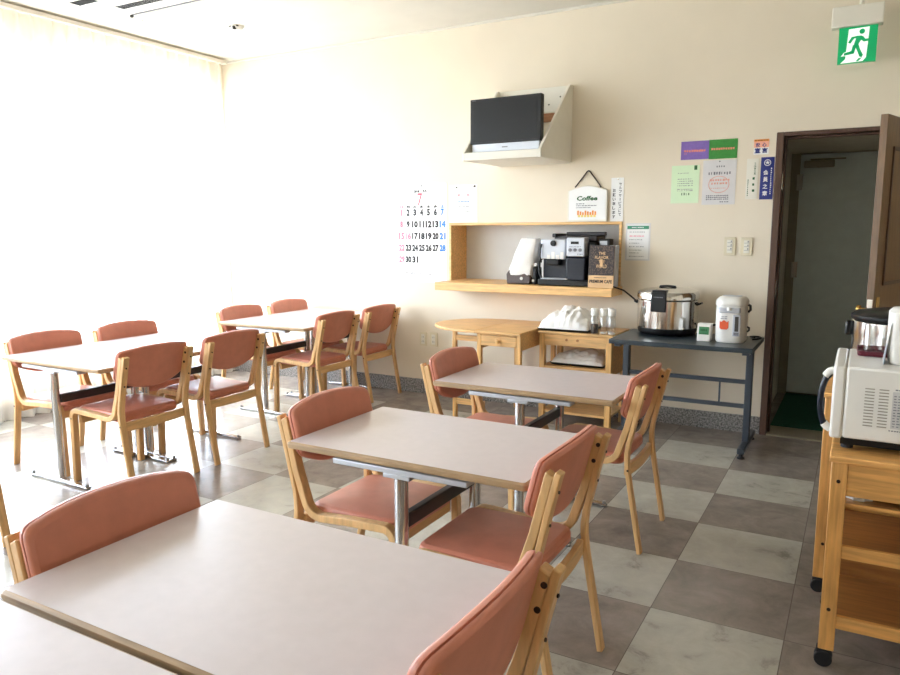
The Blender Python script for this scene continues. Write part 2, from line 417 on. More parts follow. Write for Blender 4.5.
# open brown door leaf, hinged at the right jamb
hx, hy = DR - .005, D - .02
a = Vector((.072, 4.46, 0)) - Vector((hx, hy, 0)); Ld = a.length; ang = math.atan2(a.y, a.x)
dr = bpy.data.objects.new('door_3', None); C.objects.link(dr); dr.location = (hx, hy, 0); dr.rotation_euler = (0, 0, ang); dr['kind'] = 'structure'
# local: x along the leaf to its free edge, +y side is the room face
MB().box(0, Ld, -.036, 0, .012, 1.985).build('leaf', M['doorwood'], dr, bevel=.002)
p = MB()
for z0, z1 in ((.15, .85), (1.1, 1.83)):
    for x0, x1, zz0, zz1 in ((.13, Ld - .11, z0, z0 + .02), (.13, Ld - .11, z1 - .02, z1), (.13, .15, z0, z1), (Ld - .13, Ld - .11, z0, z1)): p.box(x0, x1, 0, .008, zz0, zz1)
p.build('panel_moulding', M['frame'], dr, bevel=.002)
MB().box(Ld, Ld + .002, -.031, -.005, .90, 1.03).build('latch_plate', M['steel'], dr)
for s, y in ((1, 0), (-1, -.036)):
    k = MB(); k.rod((Ld - .06, y, .97), (Ld - .06, y + s * .045, .97), .009).rod((Ld - .06, y + s * .045, .97), (Ld - .06, y + s * .062, .97), .022)
    k.box(Ld - .082, Ld - .038, min(y, y + s * .004), max(y, y + s * .004), .89, 1.04)
    k.build('door_knob', M['brass'], dr, bevel=.002)

# ------------------------------------------------------------------ dining tables
TZ = .69; TW, TD = .89, .58
def make_table(label):
    t = thing('dining_table', label, 'table', group='dining tables')
    hw, hd = TW / 2, TD / 2; th = .027
    MB().loft([[(x, y, z) for x, y in rrect(TW - 2 * i, TD - 2 * i, .013 - i * .5)] for i, z in ((.012, TZ - .004), (.009, TZ))]).build('tabletop', M['laminate'], t)
    MB().loft([[(x, y, z) for x, y in rrect(TW - 2 * i, TD - 2 * i, .014 - i * .5)] for i, z in ((.012, TZ - th), (.003, TZ - th + .004), (0, TZ - .012), (.001, TZ - .006), (.008, TZ - .0008))]).build('edge_band', M['edge'], t)
    for s in (-1, 1):
        y = s * (hd - .036)
        l = MB().cyl(0, y, .02, TZ - th - .012, .0225, 24).build('leg', M['chrome'], t)
        fo = MB().add(*wedge(-.26, .26, y + s * .014, .034)).build('foot', M['chrome'], l, bevel=.004)
        for x in (-.245, .245): MB().lathe([(.015, 0), (.015, .01), (.01, .016), (.008, .03)], x, y + s * .014, 14).build('glide', M['glide'], l)
        MB().box(-.25, .25, y - .028, y + .028, TZ - th - .022, TZ - th - .003).box(-.05, .05, y - .03, y + .03, TZ - th - .035, TZ - th - .02).build('bracket', M['silver'], t, bevel=.003)
    MB().box(-.014, .014, -hd + .06, hd - .06, .452, .5).build('crossbeam', M['darksteel'], t, bevel=.004)
    return t
def wedge(x0, x1, y, w):
    h = w / 2
    vs = []
    for x, z in ((x0, .016), (0, .03), (x1, .016)):
        vs += [(x, y - h, .006), (x, y + h, .006), (x, y + h, z), (x, y - h, z)]
    fs = [(0, 3, 2, 1), (8, 9, 10, 11)]
    for k in (0, 4):
        for i in range(4): fs.append((k + i, k + (i + 1) % 4, k + 4 + (i + 1) % 4, k + 4 + i))
    return vs, fs
tabs = [(-1.022, 1.044, 'cream-topped dining table in the foreground filling the bottom of the photo'),
        (-1.022, .452, 'dining table cut off at the bottom left corner, butted against the foreground table'),
        (-1.226, 2.119, 'cream-topped dining table in the middle of the centre row, between foreground and farthest'),
        (-1.308, 3.232, 'cream-topped dining table farthest back in the centre row, before the pine side table'),
        (-3.862, 2.645, 'nearer table of the left-hand pair of butted tables, at the left edge of the photo'),
        (-3.862, 3.228, 'farther table of the left-hand butted pair, behind the one at the left edge'),
        (-3.978, 4.40, 'nearer table of the butted pair in the far left corner by the curtain'),
        (-3.978, 4.985, 'farther table of the far corner butted pair, almost touching the back wall')]
t0 = None
for x, y, lb in tabs:
    if t0 is None: t0 = make_table(lb); t0.location = (x, y, 0)
    else: dup(t0, (x, y, 0), 0, lb)

# ------------------------------------------------------------------ dining chairs (local +x is the front)
def backx(z): return .056 - .2456 * (z - .46)
def make_chair(label):
    c = thing('dining_chair', label, 'chair', group='salmon dining chairs')
    yo, wd = .212, .036
    rear = [(-.038, 0), (.022, .34), (.029, .40), (.0295, .44), (.025, .48), (backx(.62) - .0235, .62), (backx(.737) - .0235, .737), (backx(.749) - .0255, .749)]
    front = [(.453, 0), (.443, .34)] + arc(.402, .371, .042, 0, 90, 7)[1:] + [(.25, .407), (.135, .398)]
    front += [(.135 - .07 * sin(t), .468 - .07 * cos(t)) for t in [PI / 2 * k / 6 * .86 for k in range(1, 7)]] + [(backx(.56), .56), (backx(.735), .735), (backx(.742) - .002, .742)]
    for s in (-1, 1):
        y0, y1 = s * yo - wd / 2, s * yo + wd / 2
        rl = MB().strip(rear, .019, y0, y1).build('rear_leg', M['wood_z'], c, bevel=.0035)
        fl = MB().strip(front, .028, y0, y1).build('front_leg', M['wood_z'], c, bevel=.0035)
        for z in (.60, .70): MB().rod((backx(z) - .036, s * yo, z - .01), (backx(z) - .0325, s * yo, z - .01), .0045, 10).build('bolt', M['bolt'], rl)
        yy = s * (yo - wd / 2); o_ = s * (yo + wd / 2)
        for z in (.66, .715): MB().rod((backx(z) - .008, yy, z), (backx(z) - .008, yy - s * .003, z), .007, 12).build('bolt', M['bolt'], fl)
        MB().rod((.022, o_, .37), (.022, o_ + s * .002, .37), .005, 10).build('bolt', M['bolt'], rl)
        MB().rod((.441, o_, .365), (.441, o_ + s * .002, .365), .005, 10).build('bolt', M['bolt'], fl)
    # seat cushion
    N = 14; loops = []
    def so(i):  # seat outline, slightly narrower at the back, front edge rounded
        p = []
        for x, y in rrect(.385 - 2 * i, .384 - 2 * i, .035, 6): p.append((x + .252, y * (1 - .0 * (x < 0))))
        return p
    lo = [[(x, y, z) for x, y in so(i)] for i, z in ((.006, .378), (0, .386), (0, .402), (.003, .405), (0, .409), (.004, .424), (.014, .431))]
    st = MB().loft(lo[:], caps=True)
    # domed top
    top = [[(.252 + (x - .252) * k, y * k, .431 + .006 * (1 - k * k)) for x, y, z in lo[-1]] for k in (1, .8, .55, .3, .08)]
    st.loft(top, caps=True)
    st.build('seat', M['vinyl'], c)
    # aprons under the seat
    ap = MB()
    n = 10
    ap.loft([[(.026 - .014 * (1 - (2 * i / n - 1) ** 2), y, z0), (.048 - .014 * (1 - (2 * i / n - 1) ** 2), y, z0), (.048 - .014 * (1 - (2 * i / n - 1) ** 2), y, z1), (.026 - .014 * (1 - (2 * i / n - 1) ** 2), y, z1)]
             for i in range(n + 1) for y, z0, z1 in [(-.195 + .39 * i / n, .335, .385)]])
    ap.build('rear_rail', M['wood_y'], c, bevel=.003)
    MB().box(.405, .428, -.195, .195, .335, .382).build('front_rail', M['wood_y'], c, bevel=.003)
    # backrest cushion with a seam all round
    hw = .226; ncol, nrow = 20, 10
    def zt(y): return .772 + .021 * (1 - abs(y / hw) ** 2.3)
    def zb(y): return .618 - .066 * (1 - (abs(y) / hw) ** 2.2)
    def bx(y, z): return backx(z) + .034 - .025 * (1 - (y / hw) ** 2)
    ys_ = [-cos(PI * k / ncol) for k in range(ncol + 1)]; ys_ = [u if abs(u) < .3 else math.copysign(abs(u), u) for u in ys_]
    def grid(d, dx):
        g = []
        for u in ys_:
            y = u * (hw - d); r = .022; e = hw - abs(u * hw)
            cr = r - math.sqrt(max(0, r * r - max(0, r - e) ** 2)) if e < r else 0
            a0, a1 = zb(u * hw) + d + cr * .8, zt(u * hw) - d - cr
            g.append([(bx(u * hw, a0 + (a1 - a0) * k / nrow) + dx, y, a0 + (a1 - a0) * k / nrow) for k in range(nrow + 1)])
        return g
    def rim(g): return [g[i][0] for i in range(ncol + 1)] + [g[ncol][k] for k in range(1, nrow)] + [g[i][nrow] for i in range(ncol, -1, -1)] + [g[0][k] for k in range(nrow - 1, 0, -1)]
    t = .019; lay = [(.010, -t), (.003, -t + .003), (0, -t + .008), (0, -.004), (.004, -.002), (.004, 0), (0, .002), (0, t - .008), (.004, t - .002), (.013, t)]
    pad = MB()
    pad.loft([rim(grid(d, dx)) for d, dx in lay], caps=False)
    for d, dx in (lay[0], lay[-1]):
        g = grid(d, dx); vs = [p for col in g for p in col]
        pad.add(vs, [(i * (nrow + 1) + k, (i + 1) * (nrow + 1) + k, (i + 1) * (nrow + 1) + k + 1, i * (nrow + 1) + k + 1) for i in range(ncol) for k in range(nrow)])
    pad.build('backrest', M['vinyl'], c, angle=50)
    return c
L_, R_ = 0, PI      # facing +x (left of a table), facing -x
chairs = [(-1.533, 1.065, L_, 'salmon chair at the left end of the foreground table, only its back showing'),
          (-0.511, 1.063, R_, 'salmon chair at the right end of the foreground table, cut off below'),
          (-1.737, 2.139, L_, 'salmon chair at the left end of the middle table, seat showing beneath the tabletop'),
          (-0.714, 2.026, R_, 'salmon chair at the right end of the middle table, its seat seen from behind'),
          (-1.819, 3.250, L_, 'salmon chair at the left end of the farthest centre table, near the wall sockets'),
          (-0.797, 3.253, R_, 'salmon chair at the right end of the farthest centre table, before the grey table'),
          (-4.373, 2.666, L_, 'leftmost salmon chair on the window side of the nearer left tables'),
          (-4.373, 3.246, L_, 'second salmon chair on the window side of the nearer left tables'),
          (-3.351, 2.657, R_, 'salmon chair on the aisle side of the nearer left tables, the nearer of two'),
          (-3.351, 3.240, R_, 'salmon chair on the aisle side of the nearer left tables, the farther of two'),
          (-4.489, 4.420, L_, 'salmon chair on the window side of the far corner tables, nearer the camera'),
          (-4.489, 5.005, L_, 'salmon chair on the window side of the far corner tables, deepest in the corner'),
          (-3.467, 4.420, R_, 'salmon chair on the aisle side of the far corner tables, nearer the camera'),
          (-3.467, 5.005, R_, 'salmon chair on the aisle side of the far corner tables, beside the back wall'),
          (-3.300, 1.530, R_, 'mostly hidden chair at the left edge, only a wooden leg and post showing')]
c0 = None
for i, (x, y, r, lb) in enumerate(chairs):
    if c0 is None: c0 = make_chair(lb); c0.location = (x, y, 0)
    else: dup(c0, (x, y, 0), r, lb)

# ------------------------------------------------------------------ back wall: niche, shelf, TV bracket
F = D   # wall face
n_ = thing('wall_niche', 'wood-framed serving niche with a projecting beech shelf in the back wall', 'shelf', (0, D, NB))
def loc(o, root):   # parent keeping world coordinates given in the mesh
    o.parent = root; o.location = -Vector(root.location); return o
fb = MB().box(NL, NR, D - .012, D + .26, NT - .002, NT + .018).box(NL - .02, NL, D - .012, D + .26, NB, NT + .018).box(NR, NR + .02, D - .012, D + .26, NB, NT + .018)
loc(fb.build('frame', M['shelfwood'], bevel=.002), n_)
loc(MB().box(NL - .02, NR + .02, D + .26, D + .275, NB - .06, NT + .018).build('back_panel', M['lining'], smooth=False), n_)
loc(MB().box(NL - .008, NR + .036, 5.05, D + .0, .928, .991).box(NL, NR, D, D + .26, .94, .991).build('shelf_board', M['shelfwood'], bevel=.003), n_)

tvs = thing('television_bracket_shelf', 'white wall shelf with slanted side panels holding the television', 'shelf', (-2.24, D, 1.89))
sx0, sx1 = -2.545, -1.94
side = [(D, 1.90), (4.717, 1.892), (4.717, 1.946), (D - .05, 2.455), (D, 2.455)]
for x in (sx0, sx1 - .02): loc(MB().prism_x(side, x, x + .02).build('side_panel', M['cream'], bevel=.002), tvs)
loc(MB().box(sx0 + .02, sx1 - .02, D - .018, D - .001, 2.27, 2.455).build('back_board', M['cream'], bevel=.002), tvs)
loc(MB().box(sx0 + .02, sx1 - .02, D - .022, D - .001, 2.205, 2.268).build('back_rail', wood('brown_rail', (162, 110, 70), axis='x'), bevel=.002), tvs)
loc(MB().box(sx0 + .02, sx1 - .02, 4.735, D - .001, 1.893, 1.912).build('base_board', M['cream'], bevel=.002), tvs)
loc(MB().box(sx0 + .02, sx1 - .02, 4.717, 4.734, 1.893, 1.946).build('front_lip', M['cream'], bevel=.002), tvs)
b = MB()
for x, z in ((-2.12, 2.33), (-2.02, 2.31), (-2.03, 2.38)): b.rod((x, D - .018, z), (x, D - .021, z), .006, 10)
loc(b.build('screws', M['slot']), tvs)

tv = thing('television', 'black flat screen television with a silver speaker bar on the wall shelf', 'television', (-2.245, 4.80, 1.9125))
MB().prism_z(rrect(.30, .10, .03, 5, 0, .07), 0, .014).box(-.04, .04, .075, .095, .012, .12).build('stand', M['black'], tv, bevel=.003)
tvb = MB().box(-.279, .272, 0, .05, .098, .412); tvb.build('bezel', M['black'], tv, bevel=.004)
MB().box(-.252, .247, -.002, .0, .112, .395).build('screen', M['screen'], tv)
sp = MB().box(-.262, .262, -.004, .03, .042, .098).build('speaker_bar', M['silver'], tv, bevel=.003)
MB().box(-.022, .022, -.0055, -.004, .066, .074).build('badge', M['ink2'], sp)
m_ = MB(); marks(m_, -.262, -.235, -.001, .403, .006, 4, 3); m_.build('badge', M['ink2'], tv)
tv.rotation_euler = (0, 0, math.radians(-1))

# ------------------------------------------------------------------ things on the shelf
SZ = .992
cm = thing('coffee_machine', 'silver and dark navy automatic coffee machine on the niche shelf', 'coffee machine', (-1.893, 5.09, SZ), 0)
cm.scale = (1, 1, 1.06)
# local x -.21..+.21, y 0 front .. .32, z
MB().box(-.21, .20, .10, .34, .0, .305).build('body', M['navy'], cm, bevel=.012)
MB().box(-.21, .19, .0, .115, .0, .045).build('drip_tray', M['black'], cm, bevel=.008)
MB().box(-.19, .02, .005, .10, .045, .052).build('drip_grid', M['silver'], cm, bevel=.002)
MB().box(-.205, -.005, .03, .12, .185, .325).build('brew_unit', M['silver'], cm, bevel=.01)
MB().box(.0, .15, .02, .12, .025, .20).build('water_tank', M['navy'], cm, bevel=.012)
cp = MB().box(.005, .145, .015, .12, .205, .335).build('control_panel', M['silver'], cm, bevel=.008)
MB().box(.04, .10, .012, .015, .29, .308).build('display', M['black'], cp)
k = MB()
for i in range(3): k.rod((.035 + i * .038, .015, .25), (.035 + i * .038, .009, .25), .012, 14)
k.build('buttons', M['ink2'], cp)
mm = MB(); marks(mm, .03, .12, .0148, .272, .005, 8, 5); marks(mm, .09, .135, .0148, .222, .008, 4, 6); mm.build('markings', M['ink'], cp)
MB().rod((-.10, .03, .295), (-.10, .012, .295), .02, 20).build('dial', M['black'], cm, bevel=.002)
sp_ = MB()
for i in range(4): sp_.box(-.15 + i * .035, -.125 + i * .035, .028, .032, .185, .215 + .02 * (i % 2))
sp_.build('spout_vanes', M['white'], cm, bevel=.002)
MB().box(-.16, -.06, .04, .10, .14, .185).build('spout', M['black'], cm, bevel=.008)
MB().tube([(-.19, .02, .29), (-.195, .01, .25), (-.198, .01, .20), (-.19, .02, .16)], .006).build('steam_wand', M['black'], cm)
MB().box(-.13, .20, .12, .33, .306, .345).box(-.14, -.11, .10, .33, .335, .362).box(-.1, .21, .29, .33, .345, .372).build('cup_rail', M['darksteel'], cm, bevel=.006)
MB().tube([(-.20, .08, .20), (-.222, .06, .16), (-.222, .05, .10), (-.2, .05, .05)], .008).build('milk_hose', M['black'], cm)
MB().box(.165, .215, .06, .20, .02, .30).build('side_cover', M['black'], cm, bevel=.01)

gr = thing('paper_cup_dispenser', 'dark brown dispenser under a white bag, left of the coffee machine', 'dispenser', (-2.262, 5.13, SZ), 0)
MB().loft([[(-.115, 0, .0), (.075, 0, .0), (.075, .17, .0), (-.115, .17, .0)], [(-.12, 0, .075), (.085, 0, .045), (.085, .17, .045), (-.12, .17, .075)], [(-.10, .01, .11), (.07, .01, .08), (.07, .16, .08), (-.10, .16, .11)]]).build('base', M['brownplastic'], gr, bevel=.008)
loops = []
for k in range(13):
    t = k / 12; cx = -.02 + .075 * t; hw_ = .108 - .035 * t; z = .07 + .275 * t; lp = []
    for i in range(28):
        a_ = 2 * PI * i / 28; sx_ = abs(cos(a_)) ** .5 * (1 if cos(a_) > 0 else -1); sy_ = abs(sin(a_)) ** .5 * (1 if sin(a_) > 0 else -1)
        wv = 1 + .05 * noise.noise(Vector((cos(a_) * 2, sin(a_) * 2, t * 4))) * 2
        lp.append((cx + hw_ * sx_ * wv, .082 + .08 * sy_ * wv * (1 - .2 * t), z - .03 * (cos(a_) > 0) * (1 - t) * cos(a_)))
    loops.append(lp)
MB().loft(loops).build('bag', M['cloth'], gr)
MB().rod((.01, -.001, .045), (.01, -.006, .045), .012, 14).build('knob', M['white'], gr)
MB().box(.02, .1, .05, .17, .09, .348).build('hopper', M['silver'], gr, bevel=.01)
MB().box(.09, .125, .02, .13, 0, .13).build('side_foot', M['black'], gr, bevel=.01)
MB().rod((.115, .018, .15), (.115, .04, .15), .012, 12).rod((.098, .015, .03), (.098, .04, .03), .01, 12).build('side_knobs', M['white'], gr)

cs = thing('coffee_poster_stand', 'small standing card with a coffee bean print and kraft strip on the shelf front', 'sign', (-1.612, 5.065, SZ), 0)
tilt = Matrix.Rotation(math.radians(-5), 4, 'X')
cw, ch = .185, .3
MB().box(-cw / 2, cw / 2, 0, .004, .0, ch, tilt).build('card', M['kraft'], cs)
MB().box(-cw / 2, cw / 2, -.001, 0, .088, ch, tilt).build('bean_print', M['beans'], cs)
q = MB()
for tx, z, h_, wd_ in (('THE', .245, .02, .05), ('FLAVOR', .216, .022, .10), ('THE', .186, .022, .045), ('WORLD', .153, .026, .08)): write(q, tx, 0, -.0018, z, h_, wd_, .02)
for i, p in enumerate(q.v): q.v[i] = tuple(tilt @ Vector(p))
q.build('headline', M['kraft'], cs)
q = MB(); write(q, 'PREMIUM CAFE', 0, -.001, .045, .024, .165, .03); marks(q, -.05, .045, -.001, .072, .006, 12, 9)
for i, p in enumerate(q.v): q.v[i] = tuple(tilt @ Vector(p))
q.build('title', M['ink'], cs)
MB().box(-.01, .01, .004, .05, 0, .006).box(-.01, .01, .03, .036, 0, .2, Matrix.Rotation(math.radians(7), 4, 'X')).build('easel', M['kraft'], cs)
b_ = thing('paper_carton', 'dark box with a pale label behind the coffee bean card', 'box', (-1.622, 5.2, SZ), 0)
MB().box(-.05, .03, 0, .09, 0, .345).build('carton', M['black'], b_, bevel=.004)
MB().box(-.045, .01, -.001, 0, .30, .33).build('label', M['silver'], b_)
tag(MB().box(-1.578, -1.527, 5.14, 5.22, SZ, SZ + .30).build('silver_canister', M['silver'], bevel=.006), 'plain silver canister at the right end of the niche behind the coffee card', 'canister')
tag(MB().tube([(-1.585, 5.122, 1.0), (-1.54, 5.118, 1.0), (-1.50, 5.1, .992), (-1.46, 5.13, .975), (-1.42, 5.2, .925), (-1.37, 5.25, .87), (-1.33, 5.285, .85), (-1.33, 5.29, .78), (-1.345, 5.29, .712)], .006).build('power_cord', M['black']),
    'black power cord curving down from the niche shelf towards the rice cooker', 'cord')

# ------------------------------------------------------------------ papers and signs on the wall
def sheet(name, label, cat, x0, x1, z0, z1, m, group=None, th=.0025):
    t = thing(name, label, cat, ((x0 + x1) / 2, D, z0), 0, group)
    MB().box(-(x1 - x0) / 2, (x1 - x0) / 2, -th, -.0002, 0, z1 - z0).build('sheet', m, t)
    return t
PY = -.0032
cal = sheet('wall_calendar', 'large white monthly calendar with big numbers and a red 7', 'calendar', -3.49, -3.012, .965, 1.788, M['paper'])
H_ = 1.788 - .965
bk, rd, bl, pk = MB(), MB(), MB(), MB()
write(rd, '7', -.02, PY, H_ - .128, .1, .046, .0)
write(bk, '2018', -.05, PY, H_ - .062, .021, .055, .06); write(bk, 'JUL', .03, PY, H_ - .062, .021, .045, .06)
cols = [-.206 + i * .0675 for i in range(7)]
for i, wday in enumerate('日月火水木金土'): write(pk if i == 0 else bl if i == 6 else bk, wday, cols[i], PY, H_ - .19, .024, .036, .05)
for d in range(1, 32):
    r_, c_ = divmod(d - 1, 7); s_ = str(d); z = H_ - .236 - r_ * .099
    tgt = pk if (c_ == 0 or d == 16) else bl if c_ == 6 else bk
    write(tgt, s_, cols[c_], PY, z, .056, .03 if len(s_) == 1 and s_ != '1' else .014 if s_ == '1' else .058 if s_ != '11' else .046, .055)
marks(bk, -.165, -.075, PY, .075, .012, 7, 1); marks(bk, -.14, -.08, PY, .055, .006, 5, 2); marks(bk, -.03, .13, PY, .07, .008, 5, 3, .8); marks(bk, -.03, .06, PY, .052, .005, 6, 4)
for i in range(4): marks(bk, cols[3 + i] - .004, cols[3 + i] + .006, PY, H_ - .61, .006, 1, i)
bk.build('black_numbers', M['ink'], cal); rd.build('month_number', M['red'], cal); bl.build('saturday_numbers', M['blue'], cal); pk.build('sunday_numbers', M['pink'], cal)
MB().rod((0, -.004, H_ - .018), (0, -.01, H_ - .018), .006, 10).build('pin', M['ink2'], cal)
MB().box(-.239, .239, -.006, -.0025, H_ - .012, H_).build('binding', M['paper'], cal)

no = sheet('notice_sheet', 'white notice sheet with two red characters right of the calendar', 'notice', -2.987, -2.728, 1.466, 1.766, M['paper'])
q = MB(); write(q, '案', -.04, PY, .215, .024, .024, .02); write(q, '内', .045, PY, .215, .024, .024, .02); q.build('heading', M['red'], no)
q = MB(); marks(q, -.05, .06, PY, .165, .009, 8, 11); q.build('blue_print', M['blue'], no)
q = MB(); marks(q, -.05, .06, PY, .125, .008, 9, 12); marks(q, .02, .065, PY, .085, .007, 3, 13); q.build('black_print', M['ink2'], no)
MB().rod((-.06, -.003, .28), (-.06, -.01, .28), .006, 10).rod((.105, -.003, .286), (.105, -.01, .286), .008, 10).build('pins', M['bolt'], no)
MB().box(.099, .1, -.0032, -.0025, 0, .28).build('fold', M['ink2'], no)

co = thing('coffee_sign', 'white arched wooden sign reading Coffee, hung on a dark cord above the niche', 'sign', (-1.803, D, 1.4615), 0)
poly = [(-.152, .003), (.152, .003), (.152, .228)] + [(.125 - .25 * k / 10, .238 + .026 * sin(PI * k / 10)) for k in range(11)] + [(-.152, .228)]
MB().prism(poly, -.022, -.004).build('board', M['cream'], co, bevel=.002)
poly2 = [(x * .93, .012 + z * .93) for x, z in poly]
MB().prism(poly2, -.0232, -.022).build('face', M['paper'], co)
q = MB(); write(q, 'Coffee', 0, -.0245, .172, .034, .16, .035, .15); q.build('lettering', M['dkgreen'], co)
q = MB(); marks(q, -.085, -.02, -.0245, .132, .008, 6, 21); marks(q, -.085, .075, -.0245, .118, .008, 14, 22); marks(q, -.085, .03, -.0245, .104, .007, 11, 23); q.build('print', M['ink2'], co)
q = MB()
for i in range(8): q.box(-.075 + i * .019, -.062 + i * .019, -.0245, -.0235, .05, .082 - .006 * (i % 3))
q.build('pattern', M['orange'], co)
q = MB()
for i in range(6): q.box(-.07 + i * .024, -.052 + i * .024, -.0243, -.0235, .034, .05)
q.build('yellow_pattern', M['yellow'], co)
MB().tube([(-.10, -.012, .255), (-.085, -.014, .27), (-.008, -.01, .368), (.002, -.01, .372), (.012, -.01, .366), (.085, -.014, .275), (.10, -.012, .25)], .005).build('cord', mat('brown_cord', (60, 46, 38), .8), co)
MB().rod((.002, 0, .368), (.002, -.016, .368), .004, 8).build('nail', M['ink2'], co)

ta = sheet('self_service_notice', 'tall narrow white notice with two columns of black Japanese writing', 'notice', -1.63, -1.537, 1.4635, 1.776, M['paper'])
q = MB()
for i, ch_ in enumerate('セルフサービスにて'): write(q, ch_ if ch_ != 'ー' else '｜', .022, PY, .268 - i * .0275, .021, .021 if ch_ != 'ー' else .004, .018)
for i, ch_ in enumerate('お願い致します'): write(q, ch_, -.022, PY, .222 - i * .0315, .024, .023, .02)
q.build('lettering', M['ink'], ta)
MB().rod((.005, -.002, .30), (.005, -.008, .30), .005, 10).build('pin', M['steel'], ta)

gu = sheet('guide_sign', 'laminated white list with a green header right of the niche', 'notice', -1.512, -1.333, 1.18, 1.448, M['film'])
MB().box(-.078, .078, -.003, -.0025, .01, .258).build('page', M['paper'], gu)
MB().box(-.078, .078, -.0036, -.003, .226, .25).build('header', M['teal'], gu)
q = MB(); marks(q, -.045, .045, -.0042, .238, .008, 8, 31); q.build('header_print', M['paper'], gu)
q = MB(); marks(q, -.06, .05, -.0036, .176, .009, 10, 32); q.build('red_print', M['pink'], gu)
q = MB()
for i, z in enumerate((.205, .15, .125, .1, .075, .055, .03)): marks(q, -.06, .055 - .02 * (i % 3), -.0036, z, .006, 9, 33 + i, .5)
q.build('print', M['ink2'], gu)

pu = sheet('purple_card', 'purple card with salmon lettering above the pale green sheet', 'card', -1.142, -.957, 1.879, 2.002, M['purple'], 'coloured cards on the wall', .003)
q = MB(); marks(q, -.072, .075, PY - .0004, .058, .017, 9, 41, .2); marks(q, -.07, -.05, PY - .0004, .04, .006, 2, 42); q.build('lettering', M['salmontext'], pu)
gc = sheet('green_card', 'green card with pale salmon lettering beside the purple card', 'card', -.9565, -.774, 1.876, 2.004, M['green'], 'coloured cards on the wall', .003)
q = MB(); marks(q, -.076, .076, PY - .0004, .066, .016, 10, 43, .2); q.build('lettering', M['salmontext'], gc)
lg = sheet('notice_sign', 'pale green printed sheet under the purple card', 'notice', -1.2, -1.012, 1.584, 1.842, M['mint'])
q = MB()
for i, z in enumerate((.205, .165, .15, .135, .12, .095, .085)): marks(q, -.05, .055 - .03 * (i == 0), PY, z, .006, 9, 50 + i, .5)
q.build('print', M['ink2'], lg)
q = MB(); q.box(.058, .078, PY, PY + .0005, .225, .255); marks(q, -.022, .04, PY, .062, .02, 4, 58, .6); q.build('dark_print', M['dkgreen'], lg)
gs = sheet('certificate_sign', 'laminated grey sheet with a faded orange emblem under the green card', 'notice', -.99, -.774, 1.57, 1.868, M['film'])
q = MB(); marks(q, -.07, .08, PY, .21, .022, 9, 61, .55); marks(q, -.02, .04, PY, .255, .014, 4, 62)
for z in (.06, .048, .036): marks(q, -.08, .07, PY, z, .009, 12, int(z * 1e3))
marks(q, .01, .07, PY, .018, .008, 4, 66); q.build('print', M['ink2'], gs)
q = MB(); ring = [(.0 + .066 * cos(t_) , .135 + .055 * sin(t_)) for t_ in [2 * PI * i / 28 for i in range(28)]]
q.tube([(x, PY - .0005, z) for x, z in ring + ring[:1]], .0022, 5); marks(q, -.06, .075, PY, .165, .016, 8, 67); marks(q, -.05, .06, PY, .142, .016, 6, 68); marks(q, -.06, .05, PY, .11, .006, 9, 69)
q.build('emblem', M['faded'], gs)
MB().rod((0, -.003, .288), (0, -.008, .288), .005, 10).build('pin', M['ink2'], gs)

ors = sheet('hygiene_sticker', 'small square sticker with an orange band beside the door top', 'sticker', -.672, -.58, 1.891, 1.989, M['paper'], None, .002)
MB().box(-.046, .046, -.0032, -.002, .084, .098).build('band', M['orange'], ors)
MB().box(-.046, .046, -.0028, -.002, .045, .084).build('patch', mat('peach_patch', (244, 178, 150), .6), ors)
q = MB(); write(q, '安', -.022, -.0036, .062, .026, .026, .03); write(q, '心', .018, -.0036, .062, .026, .026, .03); write(q, '宣', -.022, -.0036, .026, .034, .036, .04); write(q, '言', .022, -.0036, .026, .034, .036, .04)
q.build('lettering', M['navyplate'], ors)
q = MB(); marks(q, -.04, .04, -.0038, .091, .006, 9, 71); q.build('band_print', M['bolt'], ors)
ws = sheet('name_sign', 'narrow white strip with vertical black writing left of the blue plate', 'plate', -.709, -.637, 1.602, 1.866, M['cream'], None, .004)
q = MB()
for i in range(5): write(q, '食品衛生責'[i], .016, -.0048, .232 - i * .0165, .014, .013, .01)
for i in range(3): marks(q, .004, .022, -.0048, .135 - i * .04, .018, 1, 80 + i)
for i in range(9): marks(q, -.026, -.019, -.0048, .125 - i * .0125, .01, 1, 90 + i)
q.build('lettering', M['dkgreen'], ws)
bp = sheet('member_sign', 'navy blue plate with a white crest and vertical white characters by the door', 'plate', -.622, -.541, 1.598, 1.872, M['navyplate'], None, .004)
q = MB()
for i, ch_ in enumerate('会員之章'): write(q, ch_, -.008, -.0048, .175 - i * .045, .032, .03, .02)
for i in range(13): marks(q, .022, .031, -.0048, .2 - i * .0135, .01, 1, 100 + i)
q.tube([(.0 + .019 * cos(2 * PI * i / 20), -.0048, .238 + .019 * sin(2 * PI * i / 20)) for i in range(21)], .0022, 5)
for i in range(5): q.rod((.0, -.0048, .238), (.012 * cos(2 * PI * i / 5 + 1.57), -.0048, .238 + .012 * sin(2 * PI * i / 5 + 1.57)), .003, 6)
q.build('lettering', M['paper'], bp)

